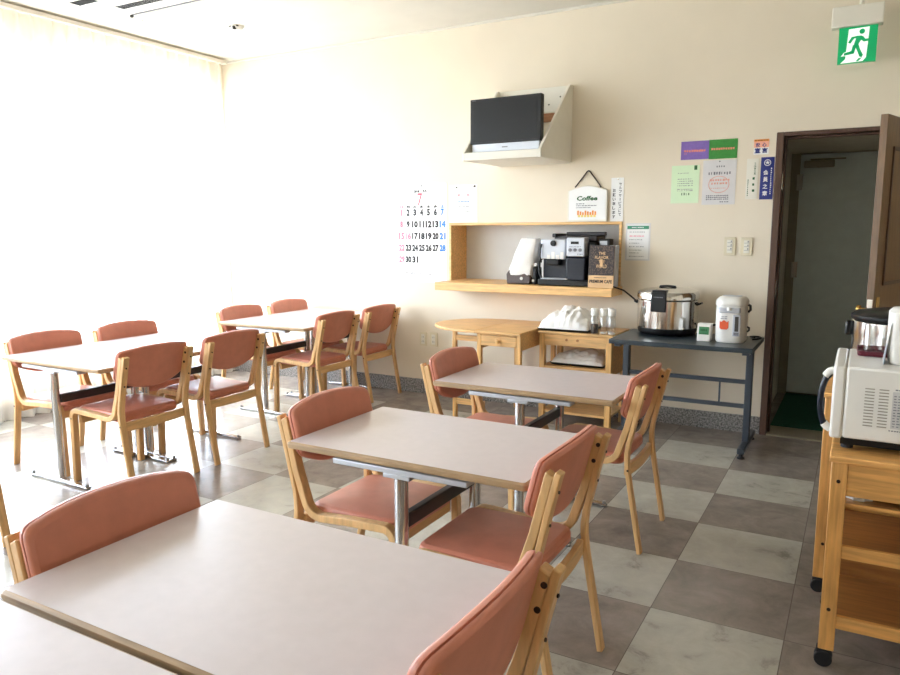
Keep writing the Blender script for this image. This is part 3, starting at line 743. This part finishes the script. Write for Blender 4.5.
def plate(name, label, cat, x0, x1, z0, z1, kind):
    t = thing(name, label, cat, ((x0 + x1) / 2, D, z0), 0, {'switch': 'light switches by the door', 'outlet': 'wall sockets'}[kind])
    w_, h_ = x1 - x0, z1 - z0
    MB().box(-w_ / 2, w_ / 2, -.008, -.0002, 0, h_).build('plate', M['creamsw'], t, bevel=.003)
    MB().box(-w_ * .24, w_ * .24, -.011, -.008, h_ * .14, h_ * .86).build('insert', M['cream'], t, bevel=.002)
    q = MB()
    if kind == 'switch':
        for z in (.3, .5, .7): q.box(-w_ * .2, w_ * .2, -.0118, -.011, h_ * z - .0012, h_ * z + .0012).box(w_ * .08, w_ * .16, -.0122, -.011, h_ * z + .004, h_ * z + .014)
        q.build('rockers', M['ink2'], t)
    else:
        for z in (.34, .66):
            for x in (-.007, .007): q.box(x - .0012, x + .0012, -.0116, -.011, h_ * z - .007, h_ * z + .007)
        q.build('slots', M['slot'], t)
plate('light_switch', 'left one of the two ivory switch plates beside the door', 'switch', -.828, -.752, 1.226, 1.349, 'switch')
plate('light_switch', 'right one of the two ivory switch plates, nearest the door frame', 'switch', -.72, -.645, 1.226, 1.346, 'switch')
plate('wall_socket', 'left one of two ivory wall sockets low under the niche', 'socket', -3.283, -3.212, .417, .535, 'outlet')
plate('wall_socket', 'right one of two ivory wall sockets low under the niche', 'socket', -3.182, -3.105, .418, .538, 'outlet')

# exit sign hanging near the wall above the door
ex = thing('exit_sign', 'green running man exit sign hanging from the ceiling above the doorway', 'sign', (-.107, 5.1, 2.375), 0)
MB().box(-.143, .125, -.02, .05, .205, .322).build('housing', M['cream'], ex, bevel=.006)
MB().cyl(.008, .015, .322, HC - 2.375 - .001, .013, 16).build('stem', M['cream'], ex)
W2 = .2; H2 = .203
MB().box(-W2 / 2, W2 / 2, -.002, .03, 0, H2).build('panel', M['exit_green'], ex, bevel=.002)
def P(px, py): return ((px - 405) / 580 * W2, (600 - py) / 500 * H2)     # pictogram coordinates
def flat(polys, y, mb):
    for poly in polys: mb.add([(x, y, z) for x, z in [P(*p) for p in poly]], [tuple(range(len(poly)))])
q = MB()
flat([[(262, 130), (572, 118), (548, 540), (500, 590), (165, 598), (235, 540)], [(262, 430), (205, 452), (165, 500), (240, 497)]], -.003, q)
q.build('doorway_shape', M['exit_white'], ex, smooth=False)
q = MB()
hc = P(463, 175); q.add([(hc[0] + .0145 * cos(2 * PI * i / 20), -.0042, hc[1] + .0145 * sin(2 * PI * i / 20)) for i in range(20)], [tuple(range(20))])
flat([[(315, 240), (400, 230), (460, 235), (480, 265), (430, 330), (410, 380), (345, 375), (360, 320), (380, 262), (335, 268)],
      [(315, 236), (346, 270), (296, 332), (262, 312)], [(450, 232), (488, 250), (518, 284), (580, 282), (580, 316), (498, 322), (450, 285)],
      [(338, 350), (388, 380), (362, 474), (326, 474), (318, 440)], [(360, 432), (360, 474), (208, 492), (216, 454), (330, 432)],
      [(372, 370), (422, 350), (452, 425), (500, 505), (480, 535), (444, 520), (412, 450)], [(395, 586), (436, 545), (486, 540), (436, 586)]], -.0042, q)
q.build('running_figure', M['exit_green'], ex, smooth=False)

# ------------------------------------------------------------------ ceiling fittings
def grille(label, x0, x1, y0, y1, n):
    t = thing('ceiling_vent', label, 'vent', ((x0 + x1) / 2, (y0 + y1) / 2, HC), 0, 'ceiling vents')
    hx_, hy_ = (x1 - x0) / 2, (y1 - y0) / 2
    MB().box(-hx_, hx_, -hy_, -hy_ + .008, -.0035, -.0005).box(-hx_, hx_, hy_ - .008, hy_, -.0035, -.0005).box(-hx_, -hx_ + .008, -hy_, hy_, -.008, -.0005).box(hx_ - .008, hx_, -hy_, hy_, -.008, -.0005).build('frame', M['white'], t)
    MB().box(-hx_, hx_, -hy_, hy_, -.002, -.0003).build('grille_plate', M['white'], t)
    s = MB()
    for i in range(n):
        x = -hx_ + .012 + (2 * hx_ - .024) * i / (n - 1); s.box(x - .0058, x + .0058, -hy_ + .008, hy_ - .008, -.0042, -.002)
    s.build('slots', M['darkfin'], t)
grille('long slatted air vent in the ceiling, nearer the window wall corner', -4.8, -3.2, 3.64, 3.73, 80)
grille('slatted ceiling air vent at the very top edge of the photo', -5.0, -4.76, 3.42, 3.52, 14)
li = thing('ceiling_light', 'long white strip light flush in the ceiling beside the slatted vent', 'light', (-4.0, 3.9, HC), 0)
MB().box(-.86, .9, -.05, .05, -.022, -.0005).build('housing', M['white'], li, bevel=.004)
MB().box(-.84, .88, -.03, .03, -.027, -.022).build('diffuser', mat('frosted_diffuser', (240, 240, 236), .4), li, bevel=.004)
MB().box(-.86, .9, -.062, -.051, -.004, -.0005).box(-.86, .9, .051, .06, -.004, -.0005).build('gap_shade_strips', M['ink2'], li)  # grey strips stand in for the shade in the gaps along the housing
MB().box(-.885, -.861, -.062, -.045, -.02, -.002).box(-.885, -.861, .045, .06, -.02, -.002).build('end_clips', M['slot'], li)
se = thing('ceiling_sensor', 'small white detector with dark slots on the ceiling above the far left tables', 'detector', (-4.42, 4.46, HC), 0)
MB().lathe([(.05, -.001), (.05, -.012), (.036, -.03), (.02, -.036)], 0, 0, 24).build('housing', M['white'], se)
MB().box(-.04, -.015, -.052, -.044, -.012, -.006).box(.0, .02, -.052, -.03, -.034, -.01).box(.035, .045, -.05, -.03, -.014, -.006).build('slots', M['slot'], se)

# ------------------------------------------------------------------ pine gateleg table (left) and pine shelf unit
pt = thing('gateleg_table', 'small pale pine gateleg table with a raised rounded leaf and one drawer', 'table', (-2.18, 4.902, 0), 0)
ht = .70; x0, x1, y0, y1 = -.17, .18, -.355, .355
MB().box(x0, x1, y0, y1, ht - .02, ht).build('tabletop', M['pine_x'], pt, bevel=.004)
leaf = [(x0 - .002, y1)] + [(x0 - .002 - .485 * abs(cos(t_)) ** .85, .355 * sin(t_)) for t_ in [PI / 2 + PI * k / 28 for k in range(1, 28)]] + [(x0 - .002, y0)]
MB().prism_z(leaf, ht - .02, ht).build('leaf', M['pine_x'], pt, bevel=.004)
for lx in (x0 + .022, x1 - .022):
    for ly in (y0 + .035, y1 - .03): MB().box(lx - .016, lx + .016, ly - .016, ly + .016, 0, ht - .02).build('leg', M['pine_z'], pt, bevel=.003)
dw = MB().box(x0 + .04, x1 - .04, y0 + .018, y0 + .034, ht - .105, ht - .032).build('drawer', M['pine_x'], pt, bevel=.003)
MB().lathe([(.008, 0), (.008, .012), (.016, .02), (.014, .028), (.004, .031)], 0, 0, 16).build('knob', M['pine_z'], dw).matrix_local = Matrix.Translation((.005, y0 + .018, ht - .068)) @ Matrix.Rotation(PI / 2, 4, 'X')
MB().box(x1 - .032, x1 - .014, y0 + .05, y1 - .046, ht - .13, ht - .02).box(x0 + .012, x0 + .03, y0 + .05, y1 - .046, ht - .13, ht - .02).box(x0 + .04, x1 - .04, y0 + .02, y0 + .036, ht - .03, ht - .02).build('apron', M['pine_x'], pt)
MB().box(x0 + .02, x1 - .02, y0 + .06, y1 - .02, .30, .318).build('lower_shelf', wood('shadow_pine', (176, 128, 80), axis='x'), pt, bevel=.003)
gl = MB().box(x0 - .25, x0 - .22, y0 + .12, y0 + .15, 0, ht - .021).build('gate_leg', M['pine_z'], pt, bevel=.003)
for z in (ht - .1, .12): MB().box(x0 - .22, x0 + .01, y0 + .125, y0 + .145, z, z + .04).build('gate_rail', M['pine_x'], gl)
tag(MB().tube([(-2.17 + .1 * cos(t_) * (1 + .06 * sin(3 * t_)), 5.0 + .13 * sin(t_), .324 + .004 * t_ * .5) for t_ in [k * .35 for k in range(46)]], .005).build('coiled_cable', mat('pale_cable', (196, 186, 164), .6)), 'pale coiled cable lying on the lower shelf of the gateleg table', 'cable')

ps = thing('shelf_unit', 'two-tier pine side table with white cloth bundles, under the niche shelf', 'shelf unit', (-1.706, 5.01, 0), 0)
hw, hd, hz = .274, .205, .692
MB().box(-hw, hw, -hd, hd, hz - .02, hz).build('top', M['pine_x'], ps, bevel=.004)
for sx in (-1, 1):
    for sy in (-1, 1): MB().box(sx * (hw - .03) - .02, sx * (hw - .03) + .02, sy * (hd - .03) - .02, sy * (hd - .03) + .02, 0, hz - .02).build('leg', M['pine_z'], ps, bevel=.003)
ap = MB().box(-hw + .05, hw - .05, -hd + .012, -hd + .03, hz - .1, hz - .02).build('apron', M['pine_x'], ps, bevel=.002)
MB().rod((-.06, -hd + .012, hz - .055), (-.06, -hd + .008, hz - .055), .009, 12).rod((.02, -hd + .012, hz - .055), (.02, -hd + .008, hz - .055), .009, 12).build('knots', M['cart_back'], ap)
MB().box(-hw + .02, hw - .02, -hd + .02, hd - .02, .425, .443).build('shelf', M['pine_x'], ps, bevel=.003)
MB().box(-hw + .02, hw - .02, -hd + .02, hd - .02, .10, .118).build('shelf', M['pine_x'], ps, bevel=.003)
MB().box(hw - .022, hw - .012, -hd + .05, hd - .05, .40, hz - .02).build('side_panel', M['cart'], ps)

def bundle(name, label, x, y, z, w_, d_, h_, seed, peaks):
    t = thing(name, label, 'cloth bundle', (x, y, z), 0, 'white cloth bundles')
    MB().loft([[(a_, b_, zz) for a_, b_ in rrect(w_ + 2 * i, d_ + 2 * i, .03)] for i, zz in ((-.012, 0), (0, .004), (.012, .018), (.01, .018))]).build('tray', M['black'], t)
    nx, ny = 44, 30; vs = []; fs = []
    for j in range(ny + 1):
        for i in range(nx + 1):
            u, v_ = i / nx * 2 - 1, j / ny * 2 - 1
            e = max(0, 1 - abs(u) ** 3.2) * max(0, 1 - abs(v_) ** 3.2); e = e ** .38
            hgt = 0
            for pu, pv, ph, pr in peaks: hgt = max(hgt, ph * math.exp(-((u - pu) ** 2 + (v_ - pv) ** 2) / pr ** 2) ** .8)
            nzv = noise.noise(Vector((u * 2.4 + seed, v_ * 2.4, seed))) * .22 + noise.noise(Vector((u * 6 + seed, v_ * 5, 3))) * .10 - abs(noise.noise(Vector((u * 3.5, v_ * 3.5 + seed, 9)))) * .25
            z_ = .014 + h_ * e * max(.06, (.40 + .55 * hgt) + nzv * .75)
            vs.append((u * w_ / 2 * (1 + .03 * nzv), v_ * d_ / 2 * (1 + .05 * nzv), z_))
    for j in range(ny):
        for i in range(nx): a_ = j * (nx + 1) + i; fs.append((a_, a_ + 1, a_ + nx + 2, a_ + nx + 1))
    MB().add(vs, fs).build('cloth', M['cloth'], t, angle=70)
    return t
bundle('cloth_bundle', 'white cloth draped over cups on a black tray, on top of the pine side table', -1.802, 4.98, hz, .37, .31, .16, 2.3, [(.4, .3, 1.0, .9), (-.1, .2, .9, .8), (-.55, -.1, .7, .6), (.2, -.3, .8, .8)])
bundle('cloth_bundle', 'white cloth bundle on a black tray on the middle shelf of the pine side table', -1.71, 4.99, .4435, .39, .24, .11, 7.1, [(.35, .1, 1.0, .55), (-.4, 0, .7, .7)])
jars = [(-1.575, 4.845, 'condiment jar with dark coffee in it, leftmost of the white-capped jars', 1), (-1.515, 4.858, 'clear white-capped jar, second from the left on the pine side table', 0), (-1.487, 4.917, 'clear white-capped jar standing behind the others on the pine side table', 0), (-1.455, 4.85, 'clear white-capped jar at the right front corner of the pine side table', 0)]
for x, y, lb, full in jars:
    j = thing('glass_jar', lb, 'jar', (x, y, hz), 0, 'white-capped glass jars')
    MB().lathe([(.0245, 0), (.0255, .004), (.0255, .122), (.022, .128)], 0, 0, 20).build('jar', M['jar'], j)
    MB().lathe([(.0255, .128), (.0265, .13), (.0265, .172), (.024, .176)], 0, 0, 20).build('cap', M['white'], j)
    MB().cyl(0, 0, .004, .065 if full else .012, .0235, 18).build('contents', M['coffee'] if full else M['cloth'], j)

# ------------------------------------------------------------------ grey table with rice cooker and hot water pot
gt = thing('grey_steel_table', 'slate grey steel side table under the wall notices', 'table', (-.96, 4.88, 0), 0)
hw, hd, hz2 = .437, .285, .70
MB().box(-hw, hw, -hd, hd, hz2 - .03, hz2).build('tabletop', M['greytable'], gt, bevel=.004)
for s in (-1, 1):
    x = s * (hw - .045)
    l = MB().box(x - .02, x + .02, -.03, .03, .045, hz2 - .03).build('leg', M['greyleg'], gt, bevel=.004)
    MB().box(x - .022, x + .022, -.225, .30, .03, .065).build('foot', M['greyleg'], l, bevel=.006)
    for y in (-.205, .285): MB().lathe([(.022, 0), (.022, .008), (.012, .014), (.012, .03)], x, y, 16).build('glide', M['rubber'], l)
    MB().box(x - .02, x + .02, -.24, .24, hz2 - .05, hz2 - .03).build('bracket', M['greyleg'], l)
MB().box(-hw + .065, hw - .065, -.013, .013, .43, .456).build('upper_rail', M['greyleg'], gt, bevel=.003)
MB().box(-hw + .065, hw - .065, -.013, .013, .272, .298).build('lower_rail', M['greyleg'], gt, bevel=.003)
MB().box(.213, .223, -.008, .008, .298, .43).build('rail_strut', M['greyleg'], gt)

rc = thing('rice_cooker', 'large shiny steel rice cooker with a black latch on the grey table', 'rice cooker', (-1.128, 5.04, hz2), 0)
rc.scale = (1.05, 1.05, 1.03)
MB().lathe([(.172, .006), (.18, .012), (.185, .03), (.185, .05)], 0, 0, 48).build('base_ring', M['black'], rc)
MB().lathe([(.186, .045), (.19, .05), (.19, .225), (.186, .23)], 0, 0, 64).build('body', M['steel'], rc)
ld = MB().lathe([(.19, .231), (.194, .236), (.194, .268), (.186, .282), (.15, .296), (.08, .305), (.0001, .307)], 0, 0, 64).build('lid', M['steel'], rc)
MB().tube([(-.05, -.02, .3), (-.048, -.02, .312), (0, -.02, .316), (.048, -.02, .312), (.05, -.02, .3)], .008).build('lid_handle', M['black'], ld)
rot = Matrix.Rotation(math.radians(-4), 4, 'Z')
lt = MB(); lt.box(-.048, .048, -.203, -.183, .16, .285, rot).box(-.045, .045, -.197, -.10, .278, .298, rot); lt.build('latch', M['black'], rc, bevel=.005)
q = MB(); marks(q, -.03, .03, 0, 0, .007, 6, 110); q.v = [tuple(rot @ Vector((x, -.2036, .255 + z))) for x, y, z in q.v]; q.build('latch_print', M['ink2'], rc)
MB().tube([(.188, .02, .2), (.21, .02, .21), (.212, 0, .21), (.21, -.03, .21), (.188, -.03, .2)], .006).build('side_handle', M['black'], rc)
MB().tube([(-.188, .03, .2), (-.205, .03, .21), (-.206, 0, .21), (-.205, -.04, .21), (-.188, -.04, .2)], .006).build('side_handle', M['black'], rc)
for a_ in (45, 135, 225, 315): MB().cyl(.14 * cos(math.radians(a_)), .14 * sin(math.radians(a_)), 0, .008, .018, 12).build('foot', M['rubber'], rc)

po = thing('hot_water_pot', 'white electric hot water dispenser pot with an orange sticker on the grey table', 'water boiler', (-.69, 4.88, hz2), math.radians(0))
ring = lambda i: rrect(.176 - 2 * i, .22 - 2 * i, .062 - i * .5, 7)
MB().loft([[(x, y, z) for x, y in ring(i)] for i, z in ((.008, 0), (.004, .004), (0, .014), (.0, .2), (.002, .232))]).build('body', M['white'], po)
ldp = MB().loft([[(x, y, z) for x, y in ring(i)] for i, z in ((-.003, .234), (-.004, .24), (-.002, .262), (.012, .28), (.03, .287))]).build('lid', M['white'], po)
MB().loft([[(x, y - .0, z) for x, y in rrect(.12 - i, .1 - i, .04)] for i, z in ((0, .286), (.004, .2895))]).build('top_panel', M['silver'], ldp)
MB().loft([[(x, y, z) for x, y in rrect(.13, .03, .014, 4, 0, -.112)] for z in (.19, .2, .218, .222)]).build('spout_cover', M['silver'], po, bevel=.004)
MB().lathe([(.012, .205), (.014, .208), (.012, .224), (.004, .226)], 0, -.128, 14).build('spout_button', M['white'], po)
gp = MB().box(.022, .066, -.1125, -.108, .045, .178).build('gauge', M['silver'], po, bevel=.003)
MB().box(.034, .056, -.1140, -.1125, .075, .168).build('gauge_window', M['slot'], gp)
MB().box(.030, .060, -.1138, -.1125, .05, .07).build('gauge_plate', M['ink2'], gp)
st = [(-.055, .14), (-.048, .13), (-.03, .144), (-.012, .13), (-.003, .14), (-.003, .095), (-.012, .085), (-.046, .085), (-.055, .095)]
MB().prism(st, -.1128, -.109).build('sticker', M['flame'], po)
q = MB(); marks(q, -.045, -.01, -.1132, .165, .007, 4, 120); marks(q, -.05, -.01, -.1132, .153, .006, 5, 121); q.build('print', M['ink2'], po)
MB().tube([(.085, .03, .235), (.102, .03, .225), (.104, .03, .2), (.09, .03, .185)], .008).tube([(.086, .04, .09), (.10, .04, .085), (.1, .04, .068), (.088, .04, .06)], .006).build('handle', M['darksteel'], po)
tag(MB().tube([(-.57, 4.96, .706), (-.55, 4.98, .706), (-.53, 5.05, .706), (-.545, 5.11, .706), (-.58, 5.12, .706), (-.6, 5.09, .706), (-.57, 5.06, .706)], .005).build('pot_cord', M['black']), 'black cord coiled behind the hot water pot at the right end of the grey table', 'cord')
tag(MB().tube([(-.915, 5.05, .76), (-.9, 5.06, .775), (-.85, 5.07, .768), (-.80, 5.08, .775), (-.755, 5.06, .79)], .006).tube([(-.755, 5.06, .79), (-.755, 5.09, .74), (-.755, 5.13, .706)], .006).tube([(-.915, 5.05, .76), (-.91, 5.1, .72), (-.905, 5.14, .706)], .006).build('cooker_cord', M['black']), 'black cord between the rice cooker and the hot water pot', 'cord')
ti = thing('digital_timer', 'small white digital timer with a green display between the cooker and the pot', 'timer', (-.84, 4.81, hz2), 0)
ti.scale = (1.12, 1.1, 1.12)
MB().prism_x([(-.03, 0), (.05, 0), (.05, .098), (-.012, .1)], -.036, .036).build('case', M['white'], ti, bevel=.004)
tl = Matrix.Translation((0, -.0215, .05)) @ Matrix.Rotation(math.atan2(.018, .1), 4, 'X').inverted()
MB().box(-.027, .027, -.002, .0005, -.012, .032, tl).build('display', M['lcd'], ti)
q = MB(); write(q, '88:88', 0, -.0028, .008, .018, .04); q.v = [tuple(tl @ Vector(p)) for p in q.v]; 
q = MB(); marks(q, -.018, .018, -.0028, .012, .014, 4, 130); marks(q, -.018, .018, -.0028, -.006, .005, 5, 131); q.v = [tuple(tl @ Vector(p)) for p in q.v]; q.build('digits', M['dkgreen'], ti)

# ------------------------------------------------------------------ trolleys at the right, oven, second cooker
def trolley(name, label, x, y, w_, d_, h_, front_post, panels):
    t = thing(name, label, 'trolley', (x, y, 0), 0, 'wooden kitchen trolleys')
    px, py = front_post; z0 = .06
    for sx, xx in ((0, px / 2), (1, w_ - px / 2)):
        for yy in (py / 2, d_ - py / 2):
            l = MB().box(xx - px / 2, xx + px / 2, yy - py / 2, yy + py / 2, z0, h_ - .024).build('leg', M['cart_z'], t, bevel=.003)
            k = MB()
            for z in (h_ - .085, .20): k.rod((xx, yy - py / 2, z), (xx, yy - py / 2 - .0015, z), .006, 12)
            k.build('screws', M['bolt'], l)
            cs_ = MB().rod((xx - .006, yy - .02, .027), (xx - .006, yy - .004, .027), .027, 20).rod((xx - .006, yy + .006, .027), (xx - .006, yy + .022, .027), .027, 20).box(xx - .028, xx + .018, yy - .016, yy + .018, .034, .06).cyl(xx, yy, .05, z0, .01, 10).build('caster', M['rubber'], l, bevel=.003)
    tp = MB().box(-.006, w_ + .006, -.01, d_ + .01, h_ - .024, h_ - .004).build('top', M['cart'], t, bevel=.004)
    MB().box(px, w_ - px, .004, .022, h_ - .13, h_ - .026).box(px, w_ - px, d_ - .022, d_ - .004, h_ - .13, h_ - .026).box(.006, .024, py, d_ - py, h_ - .13, h_ - .026).box(w_ - .024, w_ - .006, py, d_ - py, h_ - .13, h_ - .026).build('apron', M['cart'], t, bevel=.002)
    for z in (.375, .138):
        for y_ in (.004, d_ - .022): MB().box(px, w_ - px, y_, y_ + .018, z, z + .042).build('rail', M['cart'], t, bevel=.002)
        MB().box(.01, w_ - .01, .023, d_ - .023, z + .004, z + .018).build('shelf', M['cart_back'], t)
    if panels:
        MB().box(.02, w_ - .02, .023, d_ - .023, .54, .552).build('tray_shelf', M['cart'], t, bevel=.002)
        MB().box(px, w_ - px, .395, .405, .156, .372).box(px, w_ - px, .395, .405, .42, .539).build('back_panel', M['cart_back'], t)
    return t
trolley('kitchen_trolley', 'honey-coloured wooden trolley at the right edge carrying the oven', -.038, 2.49, .56, .45, .71, (.046, .04), True)
trolley('kitchen_trolley', 'second wooden trolley half hidden behind the oven trolley, its leg showing at the left', -.083, 3.03, .52, .42, .80, (.055, .035), False)
tr = thing('serving_tray', 'dark oval tray with a white cloth inside the oven trolley', 'tray', (.2, 2.68, .553), 0)
MB().loft([[(.17 * s_ * cos(2 * PI * i / 32), .11 * s_ * sin(2 * PI * i / 32), z) for i in range(32)] for s_, z in ((.8, 0), (.98, .012), (1, .02), (.97, .018), (.8, .006))]).build('tray', M['black'], tr)
tag(MB().loft([[(.045 + .035 * k_ * cos(2 * PI * i / 16) * (1 + .2 * sin(3 * i)), 2.58 + .035 * k_ * sin(2 * PI * i / 16), z) for i in range(16)] for k_, z in ((1, .553), (1.05, .56), (.8, .583), (.3, .592))]).build('folded_cloth', M['cloth']), 'crumpled white cloth beside the dark tray inside the oven trolley', 'cloth')

ov = thing('toaster_oven', 'white microwave oven seen from the side, on the front trolley', 'oven', (-.05, 2.555, .71), 0)
# local: x 0 (door side) .. .5, y 0 .. .42, z
MB().box(.034, .50, 0, .42, .038, .266).build('body', M['ovenwhite'], ov, bevel=.008)
MB().box(-.002, .0335, .0, .42, .034, .266).build('door', M['ovenwhite'], ov, bevel=.008)
MB().box(.03, .47, .02, .40, .014, .038).build('underside', M['black'], ov)
for x in (.05, .45):
    for y in (.04, .38): MB().cyl(x, y, .0015, .016, .018, 14).build('foot', M['rubber'], ov)
hd_ = MB().tube([(-.010, .02, .245)] + [(-.004 - .030 * sin(PI * k / 12), .02, .15 + .088 * cos(PI * k / 12)) for k in range(1, 12)] + [(-.01, .02, .065)], .0095, 12).build('handle', M['navy'], ov)
MB().tube([(.0, .02, .249), (-.012, .02, .245), (-.024, .02, .229)], .0125, 12).tube([(.0, .02, .06), (-.010, .02, .065), (-.02, .02, .076)], .0125, 12).build('handle_ends', M['white'], hd_)
q = MB()
for c_ in range(2):
    for k in range(13): q.box(.088 + c_ * .038, .114 + c_ * .038, -.0012, .0, .085 + k * .0097, .0885 + k * .0097)
q.build('vents', mat('vent_slots', (150, 145, 134), .8), ov)
lbp = MB().box(.162, .28, -.0014, 0, .085, .2).build('rating_label', mat('rating_label_grey', (192, 190, 188), .5), ov)
q = MB()
for k in range(12): marks(q, .166, .276, -.0018, .092 + k * .0086, .004, 10, 140 + k)
marks(q, .168, .24, -.0018, .206, .005, 8, 160); marks(q, .158, .23, -.0018, .078, .004, 10, 161)
q.build('label_print', M['ink2'], lbp)

ct = thing('cup_tray', 'small wine-red tray of clear glasses on top of the oven', 'tray', (.062, 2.87, .9765), 0)
MB().loft([[(x, y, z) for x, y in rrect(.1 + i, .14 + i, .015)] for i, z in ((0, 0), (.004, .004), (.01, .018), (.006, .018), (.0, .006), (-.02, .005))]).build('tray', M['wine'], ct)
for i, (x, y, lb) in enumerate(((.045, 2.835, 'clear glass upside down at the left of the wine-red tray'), (.085, 2.84, 'clear glass upside down at the right of the wine-red tray'), (.045, 2.905, 'clear glass behind the others on the wine-red tray'))):
    tag(MB().lathe([(.019, 0), (.0175, .09), (.016, .094), (.002, .095)], 0, 0, 20, caps=False).build('drinking_glass', M['jar']), lb, 'glass', 'glasses on the oven').location = (x, y, .9825)
wb = thing('napkin_dispenser', 'white rounded napkin dispenser at the right edge on top of the oven', 'dispenser', (.149, 2.70, .9765), 0)
MB().loft([[(x, y, z) for x, y in rrect(.12 - 2 * i, .11 - 2 * i, .03)] for i, z in ((.012, 0), (.006, .01), (.0, .06), (0, .165), (.01, .178), (.03, .182))]).build('case', M['white'], wb)
MB().add([(-.064, -.05, .0), (-.064, .05, 0), (-.05, .05, .13), (-.05, -.05, .13), (-.066, -.05, .0), (-.066, .05, 0), (-.052, .05, .13), (-.052, -.05, .13)], [(0, 1, 2, 3), (4, 7, 6, 5), (0, 4, 5, 1), (3, 2, 6, 7)]).build('side_plate', M['silver'], wb)
r2 = thing('rice_cooker', 'steel rice cooker with a black lid, behind the oven before the open door', 'rice cooker', (.16, 3.25, .797), 0)
MB().lathe([(.165, .0), (.172, .01), (.176, .03), (.176, .255), (.172, .26)], 0, 0, 48).build('body', M['steel'], r2)
MB().lathe([(.178, .261), (.181, .265), (.181, .278), (.165, .29), (.1, .3), (.0001, .302)], 0, 0, 48).build('lid', M['black'], r2)
MB().box(-.196, -.174, -.022, .022, .195, .25).build('side_handle', M['black'], r2, bevel=.006)
MB().box(-.198, -.196, -.012, .012, .205, .215).box(-.198, -.196, -.012, .012, .228, .238).build('handle_marks', M['silver'], r2)

# ------------------------------------------------------------------ daylight
wd_ = bpy.data.worlds.new('sky'); bpy.context.scene.world = wd_; wd_.use_nodes = True
N, L = wd_.node_tree.nodes, wd_.node_tree.links
bg = N['Background']; bg.inputs['Strength'].default_value = 10.0
tc = N.new('ShaderNodeTexCoord'); sx = N.new('ShaderNodeSeparateXYZ'); rp = N.new('ShaderNodeValToRGB')      # bright overcast sky over a darker street
L.new(tc.outputs['Generated'], sx.inputs['Vector']); L.new(sx.outputs['Z'], rp.inputs['Fac']); L.new(rp.outputs['Color'], bg.inputs['Color'])
rp.color_ramp.elements[0].position = 0.0; rp.color_ramp.elements[0].color = (.40, .42, .45, 1)
rp.color_ramp.elements[1].position = .06; rp.color_ramp.elements[1].color = (.84, .96, 1.19, 1)
for i, (a, b) in enumerate(bays):       # guides sampling of the sky through each window opening
    la = bpy.data.lights.new('window_portal', 'AREA'); la.shape = 'RECTANGLE'; la.size = b - a; la.size_y = WZ1 - WZ0; la.cycles.is_portal = True
    o = bpy.data.objects.new('window_portal', la); C.objects.link(o); o.location = (XL - .02, (a + b) / 2, (WZ0 + WZ1) / 2)
    o.rotation_euler = Matrix(((0, 0, -1), (1, 0, 0), (0, -1, 0))).to_euler()

# ------------------------------------------------------------------ camera
yaw, pitch, roll = .51141, .14553, .00293
fwd = Vector((-sin(yaw) * cos(pitch), cos(yaw) * cos(pitch), -sin(pitch))); rt = Vector((cos(yaw), sin(yaw), 0)); dn = fwd.cross(rt)
r2_ = cos(roll) * rt + sin(roll) * dn; d2_ = -sin(roll) * rt + cos(roll) * dn
cd = bpy.data.cameras.new('camera'); cam = bpy.data.objects.new('camera', cd); C.objects.link(cam)
cd.sensor_width = 36; cd.lens = 730 / 900 * 36; cd.clip_start = .02
mw = Matrix((( r2_.x, -d2_.x, -fwd.x, 0), (r2_.y, -d2_.y, -fwd.y, 0), (r2_.z, -d2_.z, -fwd.z, 1.4), (0, 0, 0, 1)))
cam.matrix_world = mw
S = bpy.context.scene
S.camera = cam
S.view_settings.view_transform = 'Standard'; S.view_settings.look = 'None'; S.view_settings.gamma = 1; S.view_settings.exposure = 1.4
S.cycles.use_denoising = True
S.cycles.max_bounces = 10; S.cycles.diffuse_bounces = 6; S.cycles.transparent_max_bounces = 16
S.cycles.sample_clamp_indirect = 12
